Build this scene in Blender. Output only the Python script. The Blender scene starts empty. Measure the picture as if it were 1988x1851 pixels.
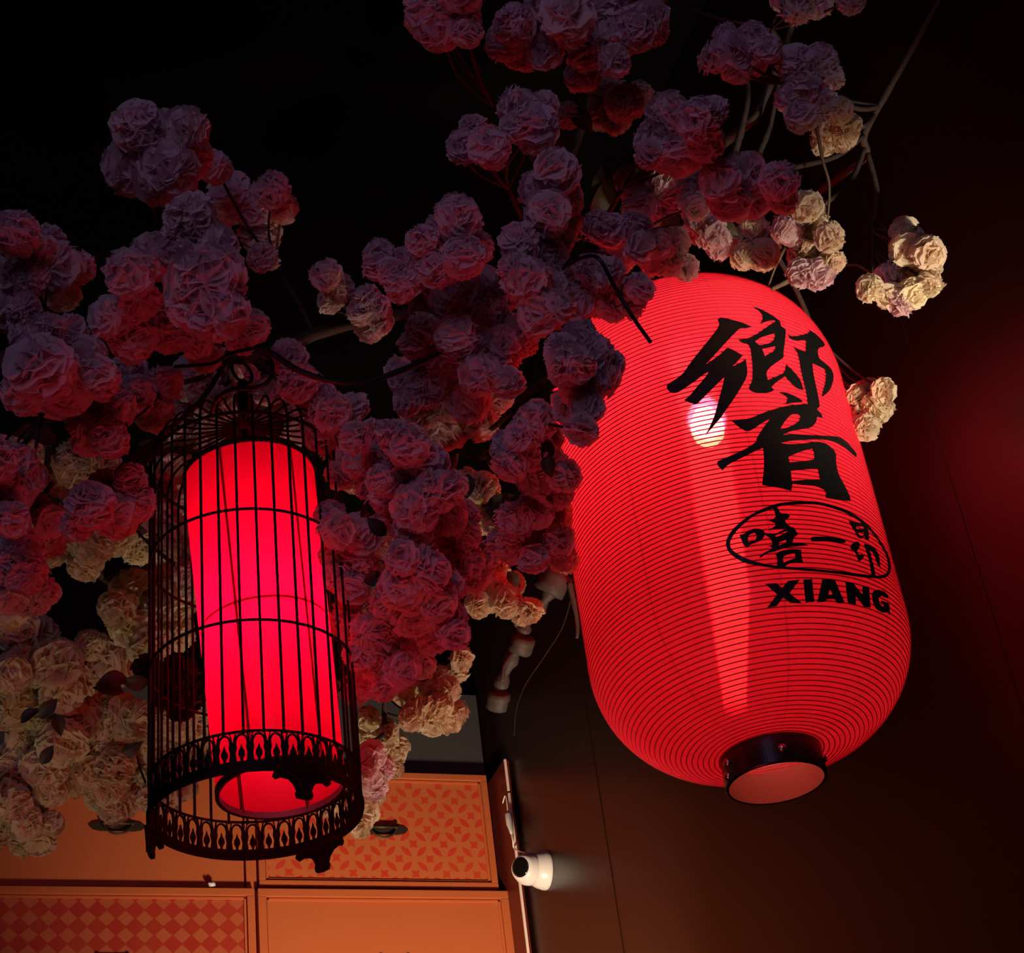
import bpy, bmesh, math, random
from mathutils import Vector, Matrix, Quaternion
from mathutils.geometry import delaunay_2d_cdt
random.seed(7)
SC = bpy.context.scene
COL = SC.collection
PI = math.pi

# ---------------------------------------------------------------- camera
# room axes: +X along the cabinet wall to the right, +Y into the wall, +Z up
F = 3400.0
CX, CY = 994.0, 925.5
def _n(v): return Vector(v).normalized()
U = _n((-677, -4913.5, 3400)); H = _n((10443, 913.8, 3400)); A = _n((-1329, 2536, 3400))
H = (H - U * H.dot(U)).normalized(); A = A - U * A.dot(U); A = (A - H * A.dot(H)).normalized()
CAM = Vector((0, 0, 1.6))
def ray(px, py):
    c = Vector((px - CX, py - CY, F)).normalized()
    return Vector((c.dot(H), c.dot(A), c.dot(U)))
def P(px, py, d): return CAM + ray(px, py) * d
def PY(px, py, y):
    r = ray(px, py); return CAM + r * (y / r.y)
def PX(px, py, x):
    r = ray(px, py); return CAM + r * (x / r.x)
cam_d = bpy.data.cameras.new('camera'); cam_o = bpy.data.objects.new('camera', cam_d); COL.objects.link(cam_o)
R = Matrix(((H.x, -H.y, -H.z), (A.x, -A.y, -A.z), (U.x, -U.y, -U.z)))
cam_o.matrix_world = Matrix.Translation(CAM) @ R.to_4x4()
cam_d.sensor_fit = 'HORIZONTAL'; cam_d.sensor_width = 36; cam_d.lens = F / 1988 * 36
cam_d.clip_start = .05
SC.camera = cam_o

# ---------------------------------------------------------------- world, exposure, room lights
w = bpy.data.worlds.new('world'); SC.world = w; w.use_nodes = True
w.node_tree.nodes['Background'].inputs[0].default_value = (.010, .005, .006, 1)
w.node_tree.nodes['Background'].inputs[1].default_value = .35
vs = SC.view_settings
vs.view_transform = 'Standard'; vs.look = 'None'; vs.exposure = 0; vs.gamma = 1; vs.use_curve_mapping = False
SC.cycles.use_denoising = True; SC.cycles.adaptive_threshold = .025
SC.cycles.max_bounces = 8; SC.cycles.diffuse_bounces = 4; SC.cycles.transparent_max_bounces = 12
SC.cycles.sample_clamp_indirect = 3.0
SC.cycles.caustics_reflective = False; SC.cycles.caustics_refractive = True

def lamp(name, kind, loc, power, col, size=.1, target=None, spot=None, blend=.5):
    d = bpy.data.lights.new(name, kind); o = bpy.data.objects.new(name, d); COL.objects.link(o)
    d.energy = power; d.color = col; o.location = loc
    if kind == 'AREA': d.size = size
    else: d.shadow_soft_size = size
    if kind == 'SPOT': d.spot_size = spot; d.spot_blend = blend
    if target is not None:
        o.rotation_euler = (Vector(target) - Vector(loc)).to_track_quat('-Z', 'Y').to_euler()
    return o
# bluish room light behind and above the viewer
lamp('cool_room_light', 'SPOT', (-1.2, -1.6, 3.5), 62, (.64, .50, 1.0), 1.0, P(880, 400, 2.6), math.radians(52), .9)
# warm down-/uplights of the dining area under the cabinets and by the right wall
lamp('warm_table_light', 'SPOT', (1.12, 3.25, 2.12), 120, (1, .76, .54), .08, PY(960, 1790, 4.3), math.radians(105), 1.0)
lamp('warm_up_light', 'SPOT', (1.15, 2.45, 1.8), 34, (1, .80, .56), .05, P(900, 1290, 3.0), math.radians(46), .6)
lamp('red_fill_light', 'POINT', P(860, 2300, 1.8), 7, (1, .07, .09), .15)  # added red fill from below, out of view, reddens the blossoms' undersides
lamp('warm_cabinet_light', 'SPOT', (-.1, 2.35, 1.8), 10, (1, .80, .54), .20, P(140, 1360, 3.2), math.radians(52), .8)
lamp('warm_wall_spot', 'SPOT', (1.45, 1.15, 2.35), 72, (1, .86, .64), .05, P(1790, 640, 2.75), math.radians(40), 1.0)

# ---------------------------------------------------------------- materials
def mat(name, col, rough=.6, metal=0, spec=.5, noise=None, bump=None):
    m = bpy.data.materials.new(name); m.use_nodes = True; nt = m.node_tree
    b = nt.nodes['Principled BSDF']
    b.inputs['Base Color'].default_value = (*col, 1); b.inputs['Roughness'].default_value = rough
    b.inputs['Metallic'].default_value = metal; b.inputs['Specular IOR Level'].default_value = spec
    if noise or bump:
        tc = nt.nodes.new('ShaderNodeTexCoord'); n = nt.nodes.new('ShaderNodeTexNoise')
        nt.links.new(tc.outputs['Object'], n.inputs['Vector'])
        n.inputs['Scale'].default_value = (noise or bump)[0]; n.inputs['Detail'].default_value = 4
        if noise:
            mx = nt.nodes.new('ShaderNodeMix'); mx.data_type = 'RGBA'
            mx.inputs['A'].default_value = (*col, 1); mx.inputs['B'].default_value = (*noise[1], 1)
            nt.links.new(n.outputs['Fac'], mx.inputs['Factor']); nt.links.new(mx.outputs['Result'], b.inputs['Base Color'])
        if bump:
            bp = nt.nodes.new('ShaderNodeBump'); bp.inputs['Strength'].default_value = bump[1]; bp.inputs['Distance'].default_value = .01
            nt.links.new(n.outputs['Fac'], bp.inputs['Height']); nt.links.new(bp.outputs['Normal'], b.inputs['Normal'])
    return m

def petal_mat(name, c1, c2, trans=.55):
    m = bpy.data.materials.new(name); m.use_nodes = True; nt = m.node_tree; N = nt.nodes; L = nt.links
    N.clear(); out = N.new('ShaderNodeOutputMaterial')
    tc = N.new('ShaderNodeTexCoord'); n = N.new('ShaderNodeTexNoise'); n.inputs['Scale'].default_value = 60; n.inputs['Detail'].default_value = 3
    L.new(tc.outputs['Object'], n.inputs['Vector'])
    oi = N.new('ShaderNodeObjectInfo')
    ad = N.new('ShaderNodeMath'); ad.operation = 'MULTIPLY_ADD'; L.new(n.outputs['Fac'], ad.inputs[0]); ad.inputs[1].default_value = .6
    L.new(oi.outputs['Random'], ad.inputs[2])
    sb = N.new('ShaderNodeMath'); sb.operation = 'SUBTRACT'; L.new(ad.outputs[0], sb.inputs[0]); sb.inputs[1].default_value = .3; sb.use_clamp = True
    mx = N.new('ShaderNodeMix'); mx.data_type = 'RGBA'; mx.inputs['A'].default_value = (*c1, 1); mx.inputs['B'].default_value = (*c2, 1)
    L.new(sb.outputs[0], mx.inputs['Factor'])
    bp = N.new('ShaderNodeBump'); bp.inputs['Strength'].default_value = .15; bp.inputs['Distance'].default_value = .002; L.new(n.outputs['Fac'], bp.inputs['Height'])
    d = N.new('ShaderNodeBsdfDiffuse'); t = N.new('ShaderNodeBsdfTranslucent'); ms = N.new('ShaderNodeMixShader'); ms.inputs[0].default_value = trans
    for s in (d, t): L.new(mx.outputs['Result'], s.inputs['Color']); L.new(bp.outputs['Normal'], s.inputs['Normal'])
    L.new(d.outputs[0], ms.inputs[1]); L.new(t.outputs[0], ms.inputs[2]); L.new(ms.outputs[0], out.inputs[0])
    return m

def shell_mat(name, col, see=0.0, gloss=.05, seam=False):
    """thin glowing lamp cloth: light scatters through, a little passes straight"""
    m = bpy.data.materials.new(name); m.use_nodes = True; nt = m.node_tree; N = nt.nodes; L = nt.links
    N.clear(); out = N.new('ShaderNodeOutputMaterial')
    t = N.new('ShaderNodeBsdfTranslucent'); d = N.new('ShaderNodeBsdfDiffuse')
    csock = None
    tc = N.new('ShaderNodeTexCoord')
    no = N.new('ShaderNodeTexNoise'); no.inputs['Scale'].default_value = 90 if seam else 14; no.inputs['Detail'].default_value = 4
    L.new(tc.outputs['Object'], no.inputs['Vector'])
    mx = N.new('ShaderNodeMix'); mx.data_type = 'RGBA'; L.new(no.outputs['Fac'], mx.inputs['Factor'])
    k = .78 if seam else .92
    mx.inputs['A'].default_value = (*col, 1); mx.inputs['B'].default_value = (*[c * k for c in col], 1)
    csock = mx.outputs['Result']
    if seam:   # overlap seams of the cloth panels, every 30 degrees
        sx = N.new('ShaderNodeSeparateXYZ'); L.new(tc.outputs['Object'], sx.inputs[0])
        at = N.new('ShaderNodeMath'); at.operation = 'ARCTAN2'; L.new(sx.outputs[1], at.inputs[0]); L.new(sx.outputs[0], at.inputs[1])
        mu = N.new('ShaderNodeMath'); mu.operation = 'MULTIPLY_ADD'; L.new(at.outputs[0], mu.inputs[0]); mu.inputs[1].default_value = 8 / (2 * PI); mu.inputs[2].default_value = .32
        fr = N.new('ShaderNodeMath'); fr.operation = 'FRACT'; L.new(mu.outputs[0], fr.inputs[0])
        lt = N.new('ShaderNodeMath'); lt.operation = 'LESS_THAN'; L.new(fr.outputs[0], lt.inputs[0]); lt.inputs[1].default_value = .02
        m2 = N.new('ShaderNodeMix'); m2.data_type = 'RGBA'; L.new(lt.outputs[0], m2.inputs['Factor'])
        L.new(csock, m2.inputs['A']); m2.inputs['B'].default_value = (*[c * .72 for c in col], 1); csock = m2.outputs['Result']
    L.new(csock, t.inputs['Color']); L.new(csock, d.inputs['Color'])
    s1 = N.new('ShaderNodeMixShader'); s1.inputs[0].default_value = .45; L.new(t.outputs[0], s1.inputs[1]); L.new(d.outputs[0], s1.inputs[2])
    last = s1
    if see > 0:
        # straight pass, and a forward scatter through the ribbed cloth
        tr = N.new('ShaderNodeBsdfTransparent'); tr.inputs['Color'].default_value = (1, .42, .30, 1)
        rf = N.new('ShaderNodeBsdfRefraction'); L.new(csock, rf.inputs['Color']); rf.inputs['Roughness'].default_value = .3; rf.inputs['IOR'].default_value = 1.08
        s2 = N.new('ShaderNodeMixShader'); s2.inputs[0].default_value = see; L.new(last.outputs[0], s2.inputs[1]); L.new(rf.outputs[0], s2.inputs[2])
        s3 = N.new('ShaderNodeMixShader'); s3.inputs[0].default_value = .018; L.new(s2.outputs[0], s3.inputs[1]); L.new(tr.outputs[0], s3.inputs[2])
        last = s3
    if gloss > 0:
        g = N.new('ShaderNodeBsdfGlossy'); g.inputs['Roughness'].default_value = .35
        s4 = N.new('ShaderNodeMixShader'); s4.inputs[0].default_value = gloss; L.new(last.outputs[0], s4.inputs[1]); L.new(g.outputs[0], s4.inputs[2]); last = s4
    L.new(last.outputs[0], out.inputs[0])
    return m

def glow(name, col, s):
    m = bpy.data.materials.new(name); m.use_nodes = True; nt = m.node_tree; nt.nodes.clear()
    o = nt.nodes.new('ShaderNodeOutputMaterial'); e = nt.nodes.new('ShaderNodeEmission')
    e.inputs[0].default_value = (*col, 1); e.inputs[1].default_value = s; nt.links.new(e.outputs[0], o.inputs[0]); return m

M = {
 'wall': mat('dark_plaster', (.010, .008, .008), .85, noise=(3, (.007, .006, .006)), bump=(40, .2)),
 'fascia': mat('grey_painted_fascia', (.060, .058, .056), .7, noise=(5, (.05, .048, .046))),
 'panel': mat('dark_lacquered_panel', (.016, .0045, .003), .36, spec=.5, noise=(2, (.024, .007, .0045))),
 'ceiling': mat('black_ceiling_paint', (.0022, .0016, .0016), .95, noise=(3, (.0016, .0012, .0012)), spec=.1),
 'floor': mat('dark_floor', (.06, .035, .025), .5, noise=(3, (.04, .02, .015))),
 'orange': mat('orange_lacquer', (.60, .15, .045), .38, noise=(6, (.54, .13, .04))),
 'redwood': mat('red_lacquer_side', (.16, .020, .012), .4, noise=(6, (.12, .015, .01))),
 'edge': mat('pale_edge_band', (.98, .80, .66), .3, noise=(9, (.95, .76, .62))),
 'bronze': mat('aged_bronze', (.085, .055, .028), .5, metal=.5, noise=(40, (.05, .035, .02))),
 'iron': mat('black_painted_wire', (.010, .004, .005), .6, spec=.2, noise=(50, (.006, .003, .003))),
 'rim': mat('dark_red_shade_rim', (.05, .006, .008), .5, noise=(50, (.03, .004, .004))),
 'framewire': mat('red_frame_wire', (.10, .002, .004), .5, noise=(50, (.08, .002, .004))),
 'ribwire': mat('red_covered_wire', (.60, .006, .015), .5, noise=(50, (.50, .005, .012))),
 'collar': mat('black_lacquered_collar', (.008, .007, .007), .28, noise=(20, (.012, .010, .010))),
 'lining': mat('bare_wood_lining', (.55, .30, .22), .6, noise=(14, (.45, .22, .16))),
 'ink': mat('black_brush_ink', (.010, .009, .009), .40, noise=(50, (.016, .015, .014)), bump=(220, .25)),
 'steel': mat('steel_rivet', (.5, .45, .42), .3, metal=1, noise=(60, (.4, .36, .33))),
 'cable': mat('black_rubber_cable', (.008, .006, .006), .45, noise=(50, (.006, .004, .004))),
 'bark': mat('brown_bark', (.055, .028, .020), .8, noise=(30, (.030, .016, .012)), bump=(60, .6)),
 'twig': mat('tan_twig', (.16, .10, .055), .7, noise=(40, (.10, .06, .035)), bump=(80, .5)),
 'tape': mat('grey_tape_wrap', (.12, .105, .09), .6, noise=(30, (.08, .07, .06)), bump=(60, .4)),
 'white': mat('white_plastic', (.78, .76, .70), .35, noise=(20, (.74, .72, .66))),
 'lens': mat('black_lens_glass', (.008, .006, .006), .12, noise=(20, (.006, .005, .005))),
 'leaf': mat('olive_leaf', (.05, .06, .02), .6, noise=(30, (.09, .06, .03)), bump=(50, .3)),
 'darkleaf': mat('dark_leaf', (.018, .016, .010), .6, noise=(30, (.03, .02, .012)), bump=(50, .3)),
 'pink': petal_mat('pale_pink_petal', (.90, .66, .72), (.92, .74, .72)),
 'cream': petal_mat('cream_petal', (.90, .80, .58), (.88, .70, .54)),
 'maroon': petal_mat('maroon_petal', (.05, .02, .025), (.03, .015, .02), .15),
 'shade': shell_mat('red_shade_cloth', (.92, .004, .045), 0, .02),
 'vinyl': shell_mat('red_ribbed_lantern_cloth', (.88, .036, .090), .15, .025, True),
 'bulb': glow('frosted_bulb_glow', (1, .68, .46), 140),
 'tube': glow('lamp_tube_glow', (1, .20, .16), 5),
}
def new_nodes(m): return m.node_tree.nodes, m.node_tree.links, m.node_tree.nodes['Principled BSDF']
def MN(N, L, op, a, b=None, c=None):
    n = N.new('ShaderNodeMath'); n.operation = op
    for i, v in enumerate((a, b, c)):
        if v is None: continue
        if isinstance(v, (int, float)): n.inputs[i].default_value = v
        else: L.new(v, n.inputs[i])
    return n.outputs[0]
def print_mat(kind, cell, ink, ground):
    m = bpy.data.materials.new('orange_lacquer_with_' + kind + '_print'); m.use_nodes = True
    N, L, B = new_nodes(m); B.inputs['Roughness'].default_value = .38
    tc = N.new('ShaderNodeTexCoord'); s = N.new('ShaderNodeSeparateXYZ'); L.new(tc.outputs['Object'], s.inputs[0])
    x, z = s.outputs[0], s.outputs[2]
    def cellc(v, c, off=0.0): return MN(N, L, 'SUBTRACT', MN(N, L, 'FRACT', MN(N, L, 'MULTIPLY_ADD', v, 1 / c, 50.0 + off)), .5)
    if kind == 'diamond':
        u = cellc(x, cell * .88, .2); v = cellc(z, cell * .83, .1)
        f = MN(N, L, 'GREATER_THAN', MN(N, L, 'ADD', MN(N, L, 'ABSOLUTE', u), MN(N, L, 'ABSOLUTE', v)), .46)
    else:
        # lattice turned 45 degrees
        a = MN(N, L, 'ADD', x, z); b = MN(N, L, 'SUBTRACT', x, z)
        p = cellc(a, cell); q = cellc(b, cell)
        ap = MN(N, L, 'ABSOLUTE', p); aq = MN(N, L, 'ABSOLUTE', q)
        # concave square, sides along the door's own axes
        sx = MN(N, L, 'ABSOLUTE', MN(N, L, 'MULTIPLY', MN(N, L, 'ADD', p, q), .7071)); sy = MN(N, L, 'ABSOLUTE', MN(N, L, 'MULTIPLY', MN(N, L, 'SUBTRACT', p, q), .7071))
        f1 = MN(N, L, 'LESS_THAN', MN(N, L, 'MAXIMUM', sx, sy), MN(N, L, 'MULTIPLY_ADD', MN(N, L, 'MINIMUM', sx, sy), .28, .135))
        def lens(s_, l_):  # petal centred on the half point
            wv = MN(N, L, 'SUBTRACT', .5, s_)
            lim = MN(N, L, 'MULTIPLY', MN(N, L, 'SUBTRACT', 1.0, MN(N, L, 'MULTIPLY', MN(N, L, 'MULTIPLY', l_, l_), 9.0)), .135)
            return MN(N, L, 'LESS_THAN', wv, lim)
        f = MN(N, L, 'MAXIMUM', f1, MN(N, L, 'MAXIMUM', lens(ap, aq), lens(aq, ap)))
    no = N.new('ShaderNodeTexNoise'); no.inputs['Scale'].default_value = 9; L.new(tc.outputs['Object'], no.inputs['Vector'])
    f = MN(N, L, 'MULTIPLY', f, MN(N, L, 'MULTIPLY_ADD', no.outputs['Fac'], .5, .62))
    mx = N.new('ShaderNodeMix'); mx.data_type = 'RGBA'; L.new(f, mx.inputs['Factor']); mx.inputs['A'].default_value = (*ground, 1); mx.inputs['B'].default_value = (*ink, 1)
    L.new(mx.outputs['Result'], B.inputs['Base Color'])
    return m

# ---------------------------------------------------------------- mesh helpers
def link_mesh(name, bm, m, parent=None, smooth=False, loc=None, recalc=True):
    me = bpy.data.meshes.new(name)
    if recalc: bmesh.ops.recalc_face_normals(bm, faces=bm.faces)
    bm.to_mesh(me); bm.free()
    if smooth:
        me.shade_smooth()
    if m: me.materials.append(m)
    o = bpy.data.objects.new(name, me); COL.objects.link(o)
    if parent: o.parent = parent
    if loc is not None: o.location = loc
    return o
def thing(name, label, cat, loc=(0, 0, 0), group=None):
    o = bpy.data.objects.new(name, None); COL.objects.link(o); o.location = loc; o.empty_display_size = .05
    o['label'] = label; o['category'] = cat
    if group: o['group'] = group
    return o
def tag(o, label, cat, group=None):
    o['label'] = label; o['category'] = cat
    if group: o['group'] = group
    return o
def box(bm, a, b, bev=0):
    a = Vector(a); b = Vector(b); c = (a + b) / 2; s = b - a
    g = bmesh.ops.create_cube(bm, size=1, matrix=Matrix.Translation(c) @ Matrix.Diagonal((abs(s.x), abs(s.y), abs(s.z), 1)))
    if bev: bmesh.ops.bevel(bm, geom=list({e for v in g['verts'] for e in v.link_edges}), offset=bev, segments=2, affect='EDGES', profile=.7)
def tube(bm, pts, r, n=8, closed=False, caps=True):
    pts = [Vector(p) for p in pts]; k = len(pts)
    rs = r if isinstance(r, (list, tuple)) else [r] * k
    rings = []; prev = None
    for i, p in enumerate(pts):
        if closed: t = pts[(i + 1) % k] - pts[i - 1]
        else: t = pts[min(i + 1, k - 1)] - pts[max(i - 1, 0)]
        t.normalize()
        if prev is None:
            a = Vector((0, 0, 1)) if abs(t.z) < .9 else Vector((1, 0, 0))
            nrm = (a - t * a.dot(t)).normalized()
        else: nrm = (prev - t * prev.dot(t)).normalized()
        prev = nrm; bi = t.cross(nrm)
        rings.append([bm.verts.new(p + (nrm * math.cos(2 * PI * j / n) + bi * math.sin(2 * PI * j / n)) * rs[i]) for j in range(n)])
    for i in range(k if closed else k - 1):
        A_, B_ = rings[i], rings[(i + 1) % k]
        for j in range(n): bm.faces.new((A_[j], A_[(j + 1) % n], B_[(j + 1) % n], B_[j]))
    if caps and not closed:
        bm.faces.new(rings[0][::-1]); bm.faces.new(rings[-1])
def lathe(bm, prof, n=64, mtx=None, closed=False):
    rings = []
    for r, z in prof:
        rings.append([bm.verts.new((r * math.cos(2 * PI * j / n), r * math.sin(2 * PI * j / n), z)) for j in range(n)])
    m_ = len(rings)
    for i in range(m_ if closed else m_ - 1):
        A_, B_ = rings[i], rings[(i + 1) % m_]
        for j in range(n): bm.faces.new((A_[j], A_[(j + 1) % n], B_[(j + 1) % n], B_[j]))
    if mtx is not None: bmesh.ops.transform(bm, matrix=mtx, verts=[v for rg in rings for v in rg])
def catmull(pts, per=6):
    pts = [Vector(p) for p in pts]; out = []
    for i in range(len(pts) - 1):
        p0 = pts[max(i - 1, 0)]; p1 = pts[i]; p2 = pts[i + 1]; p3 = pts[min(i + 2, len(pts) - 1)]
        for k in range(per):
            t = k / per
            out.append(.5 * ((2 * p1) + (p2 - p0) * t + (2 * p0 - 5 * p1 + 4 * p2 - p3) * t * t + (3 * p1 - p0 - 3 * p2 + p3) * t ** 3))
    out.append(pts[-1]); return out

# ---------------------------------------------------------------- room shell
D = 4.30                       # plane of the upper cabinet doors
WX = PY(1003, 1660, D - .12).x + .02   # right wall
CEIL = 4.7
def struct(name, bm, m, **k):
    o = link_mesh(name, bm, m, **k); o['kind'] = 'structure'; return o
bm = bmesh.new(); box(bm, (-4, -3, -.1), (WX + .2, D + .7, 0)); struct('floor', bm, M['floor'])
bm = bmesh.new(); box(bm, (-4, -3, CEIL), (WX + .2, D + .7, CEIL + .1)); struct('ceiling', bm, M['ceiling'])
bm = bmesh.new(); box(bm, (-4, D + .45, 0), (WX + .2, D + .6, CEIL)); struct('wall_back', bm, M['wall'])
bm = bmesh.new(); box(bm, (-4.15, -3, 0), (-4, D + .6, CEIL)); struct('wall_left', bm, M['wall'])
bm = bmesh.new(); box(bm, (-4, -3.15, 0), (WX + .2, -3, CEIL)); struct('wall_front', bm, M['wall'])
bm = bmesh.new(); box(bm, (WX + .03, -3, 0), (WX + .18, D + .6, CEIL)); wr = struct('wall_right', bm, M['wall'])
# tall lacquered panels on the right wall, joints where the photo shows them
ys = [PX(1198, 1760, WX).y, PX(1847, 930, WX).y, PX(1930, 370, WX).y]
ed = sorted([D + .44, D - .13, ys[0], (ys[0] + ys[1]) / 2, ys[1], ys[1] - .55, ys[1] - 1.1, ys[1] - 1.65, ys[1] - 2.2, -3.0 + .01])
for i in range(len(ed) - 1):
    pr = (0, .006, .002, .008, .003, .007, .001, .006, .0, .004)[i % 10]
    bm = bmesh.new(); box(bm, (WX - pr * .3, ed[i] + .0001, .01), (WX + .03, ed[i + 1] - .0001, CEIL - .01))
    link_mesh('wall_panel', bm, M['panel'], wr)

# ---------------------------------------------------------------- cabinets
zt = PY(850, 1503, D).z; zm = PY(500, 1727, D).z; zb = zm - .48
xr = PY(968, 1715, D).x
def xat(px, py=1715, y=D): return PY(px, py, y).x
OR = (.60, .15, .045)
def door(parent, x0, x1, z0, z1, y, rail, m, frame=True):
    """door slab: recessed field inside four raised rails"""
    dr = bmesh.new(); dr_b = y + .0
    box(dr, (x0 + .004, y, z0 + .004), (x1 - .004, y + .018, z1 - .004), .001)
    o = link_mesh('door', dr, m, parent)
    if frame:
        for nm, a, b in (('rail', (x0 + .004, y - .010, z1 - rail), (x1 - .004, y + .001, z1 - .004)), ('rail', (x0 + .004, y - .010, z0 + .004), (x1 - .004, y + .001, z0 + rail)),
                         ('stile', (x0 + .004, y - .010, z0 + rail), (x0 + rail, y + .001, z1 - rail)), ('stile', (x1 - rail, y - .010, z0 + rail), (x1 - .004, y + .001, z1 - rail))):
            bm = bmesh.new(); box(bm, a, b, .0025); link_mesh(nm, bm, M['orange'], o)
            bm = bmesh.new()
            i = .006
        # thin bead inside the rails
        bm = bmesh.new(); rr = rail + .002
        for a, b in (((x0 + rr, y - .004, z1 - rr - .006), (x1 - rr, y + .001, z1 - rr)), ((x0 + rr, y - .004, z0 + rr), (x1 - rr, y + .001, z0 + rr + .006)),
                     ((x0 + rr, y - .004, z0 + rr), (x0 + rr + .006, y + .001, z1 - rr)), ((x1 - rr - .006, y - .004, z0 + rr), (x1 - rr, y + .001, z1 - rr))):
            box(bm, a, b, .001)
        link_mesh('bead_moulding', bm, M['orange'], o)
    return o
def handle(parent, x, z, y):
    bm = bmesh.new()
    # plate with pointed ends
    W, Hh = .072, .013
    pts = [(-W, 0), (-W * .86, Hh * .7), (-W * .62, Hh), (W * .62, Hh), (W * .86, Hh * .7), (W, 0), (W * .86, -Hh * .7), (W * .62, -Hh), (-W * .62, -Hh), (-W * .86, -Hh * .7)]
    f = [bm.verts.new((x + a, y - .006, z + b)) for a, b in pts]; g = [bm.verts.new((x + a, y - .0005, z + b)) for a, b in pts]
    bm.faces.new(f); bm.faces.new(g[::-1])
    for i in range(10): bm.faces.new((f[i], f[(i + 1) % 10], g[(i + 1) % 10], g[i]))
    pl = link_mesh('handle', bm, M['bronze'], parent)
    pl['label'] = 'bronze bail handle on a pointed plate'
    bm = bmesh.new()
    for s in (-1, 1): tube(bm, [(x + s * .036, y - .005, z + .004), (x + s * .036, y - .018, z + .004)], .006, 8)
    arc = [(x + .036 * math.cos(a), y - .015, z + .004 + .030 * math.sin(a)) for a in [PI + PI * i / 14 for i in range(15)]]
    tube(bm, arc, .0032, 8)
    tube(bm, [(x - .036, y - .014, z + .004), (x + .036, y - .014, z + .004)], .0045, 8)
    b = link_mesh('bail', bm, M['bronze'], parent, smooth=True)
def cabinet(name, label, x0, x1, z0, z1, y, rail, m, hz, hx, frame=True):
    base = Vector((0, 0, 0))
    t = thing(name, label, 'cabinet', ((x0 + x1) / 2, y + .2, z0), 'orange wall cabinets')
    off = -t.location
    def rel(o): pass
    bm = bmesh.new(); box(bm, (x0, y + .02, z0), (x1, D + .44, z1)); link_mesh('cabinet_body', bm, M['orange'], t, loc=off)
    o = door(t, x0, x1, z0, z1, y, rail, m, frame); o.location = off
    if hz is not None:
        handle(o, hx, hz, y)
    return t
x_split = xat(499)
x_l = x_split - (xr - x_split) * 1.75
M['diamond'] = print_mat('diamond', (xat(560) - xat(521)), (.42, .026, .016), (.50, .110, .042))
M['circles'] = print_mat('circle', (xat(780) - xat(719)), (.62, .045, .022), OR)
RL = .018
ucab = cabinet('wall_cabinet', 'plain orange upper cabinet with bronze handle behind the caged lamp', x_l, xat(477), zm, zt, D, RL, M['orange'], PY(228, 1606, D).z, PY(228, 1606, D).x, False)
cabinet('wall_cabinet', 'orange upper cabinet with red interlaced circle print', x_split, xr, zm, zt, D, .022, M['circles'], PY(742, 1613, D).z, PY(742, 1613, D).x)
bm = bmesh.new(); box(bm, (xat(477) + .002, D, zm + .004), (x_split - .001, D + .44, zt)); link_mesh('divider', bm, M['orange'], ucab, loc=-ucab.location)
yl = D - .014
cabinet('wall_cabinet', 'orange lower cabinet with red diamond print', x_l, xat(497, 1760, yl), zb, zm - .003, yl, .024, M['diamond'], PY(225, 1868, yl).z, PY(225, 1853, yl).x)
cabinet('wall_cabinet', 'plain orange lower cabinet beneath the circle printed one', xat(497, 1760, yl), xat(988, 1745, yl), zb, zm - .003, yl, .026, M['orange'], PY(765, 1870, yl).z, PY(765, 1857, yl).x)
bm = bmesh.new(); box(bm, (x_l, D + .03, zt + .002), (xat(934, 1440, D + .03), D + .44, PY(800, 1345, D + .03).z)); struct('trim_1', bm, M['fascia'])
# tall side panel ending the cabinets, with a pale front edge
ye = D - .12
xe = PY(1003, 1660, ye).x
side = thing('cabinet_side_panel', 'tall dark red side panel with a thin pale lit front edge', 'panel', (xe, ye, 0))
zt2 = PY(976, 1474, ye).z
bm = bmesh.new(); box(bm, (xe - .003, ye + .006, 1.5), (xe + .012, D + .44, zt2), .001); link_mesh('board', bm, M['redwood'], side, loc=-side.location)
zgap = PY(984, 1537, ye).z
for a, b in ((1.5, zgap - .004), (zgap + .004, zt2)):
    bm = bmesh.new(); box(bm, (xe - .003, ye, a), (xe + .0035, ye + .006, b), .001); link_mesh('edge_strip', bm, M['edge'], side, loc=-side.location)
# small scraps lying on the cabinet ledge
bm = bmesh.new(); bmesh.ops.create_icosphere(bm, subdivisions=2, radius=.010)
for v in bm.verts: v.co *= 1 + .25 * math.sin(v.co.x * 900 + v.co.y * 700); v.co.z *= .6
o = link_mesh('paper_scrap', bm, M['white'], smooth=True); pp = PY(411, 1730, yl - .005); o.location = (pp.x, yl - .004, zm + .004)
tag(o, 'small crumpled white scrap on the ledge between the cabinets', 'scrap')

# ---------------------------------------------------------------- security camera
pc = PX(1062, 1690, WX)
sc_t = thing('security_camera', 'white dome security camera with black face on the dark wall', 'camera', pc)
bm = bmesh.new(); mtx = Matrix.Rotation(-PI / 2, 4, 'Y')   # lathe axis -> -X
lathe(bm, [(.001, 0), (.050, 0), (.0515, .004), (.051, .012), (.046, .028), (.041, .038), (.036, .040), (.001, .040)], 48, mtx); link_mesh('mount_base', bm, M['white'], sc_t, smooth=True)
dr_ = (CAM + Vector((-.9, .35, .2)) - pc).normalized(); dr_ = Vector((-.80, -.58, -.12)).normalized()
q = dr_.to_track_quat('Z', 'Y').to_matrix().to_4x4()
bm = bmesh.new(); prof = [(.001, -.0418)] + [(.042 * math.sin(a), -.042 * math.cos(a)) for a in [PI * i / 24 for i in range(2, 17)]] + [(.034, .027), (.029, .036), (.001, .0365)]
eye_c = Vector((-.052, -.004, 0))
lathe(bm, prof, 48, Matrix.Translation(eye_c) @ q); link_mesh('camera_ball', bm, M['white'], sc_t, smooth=True)
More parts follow.
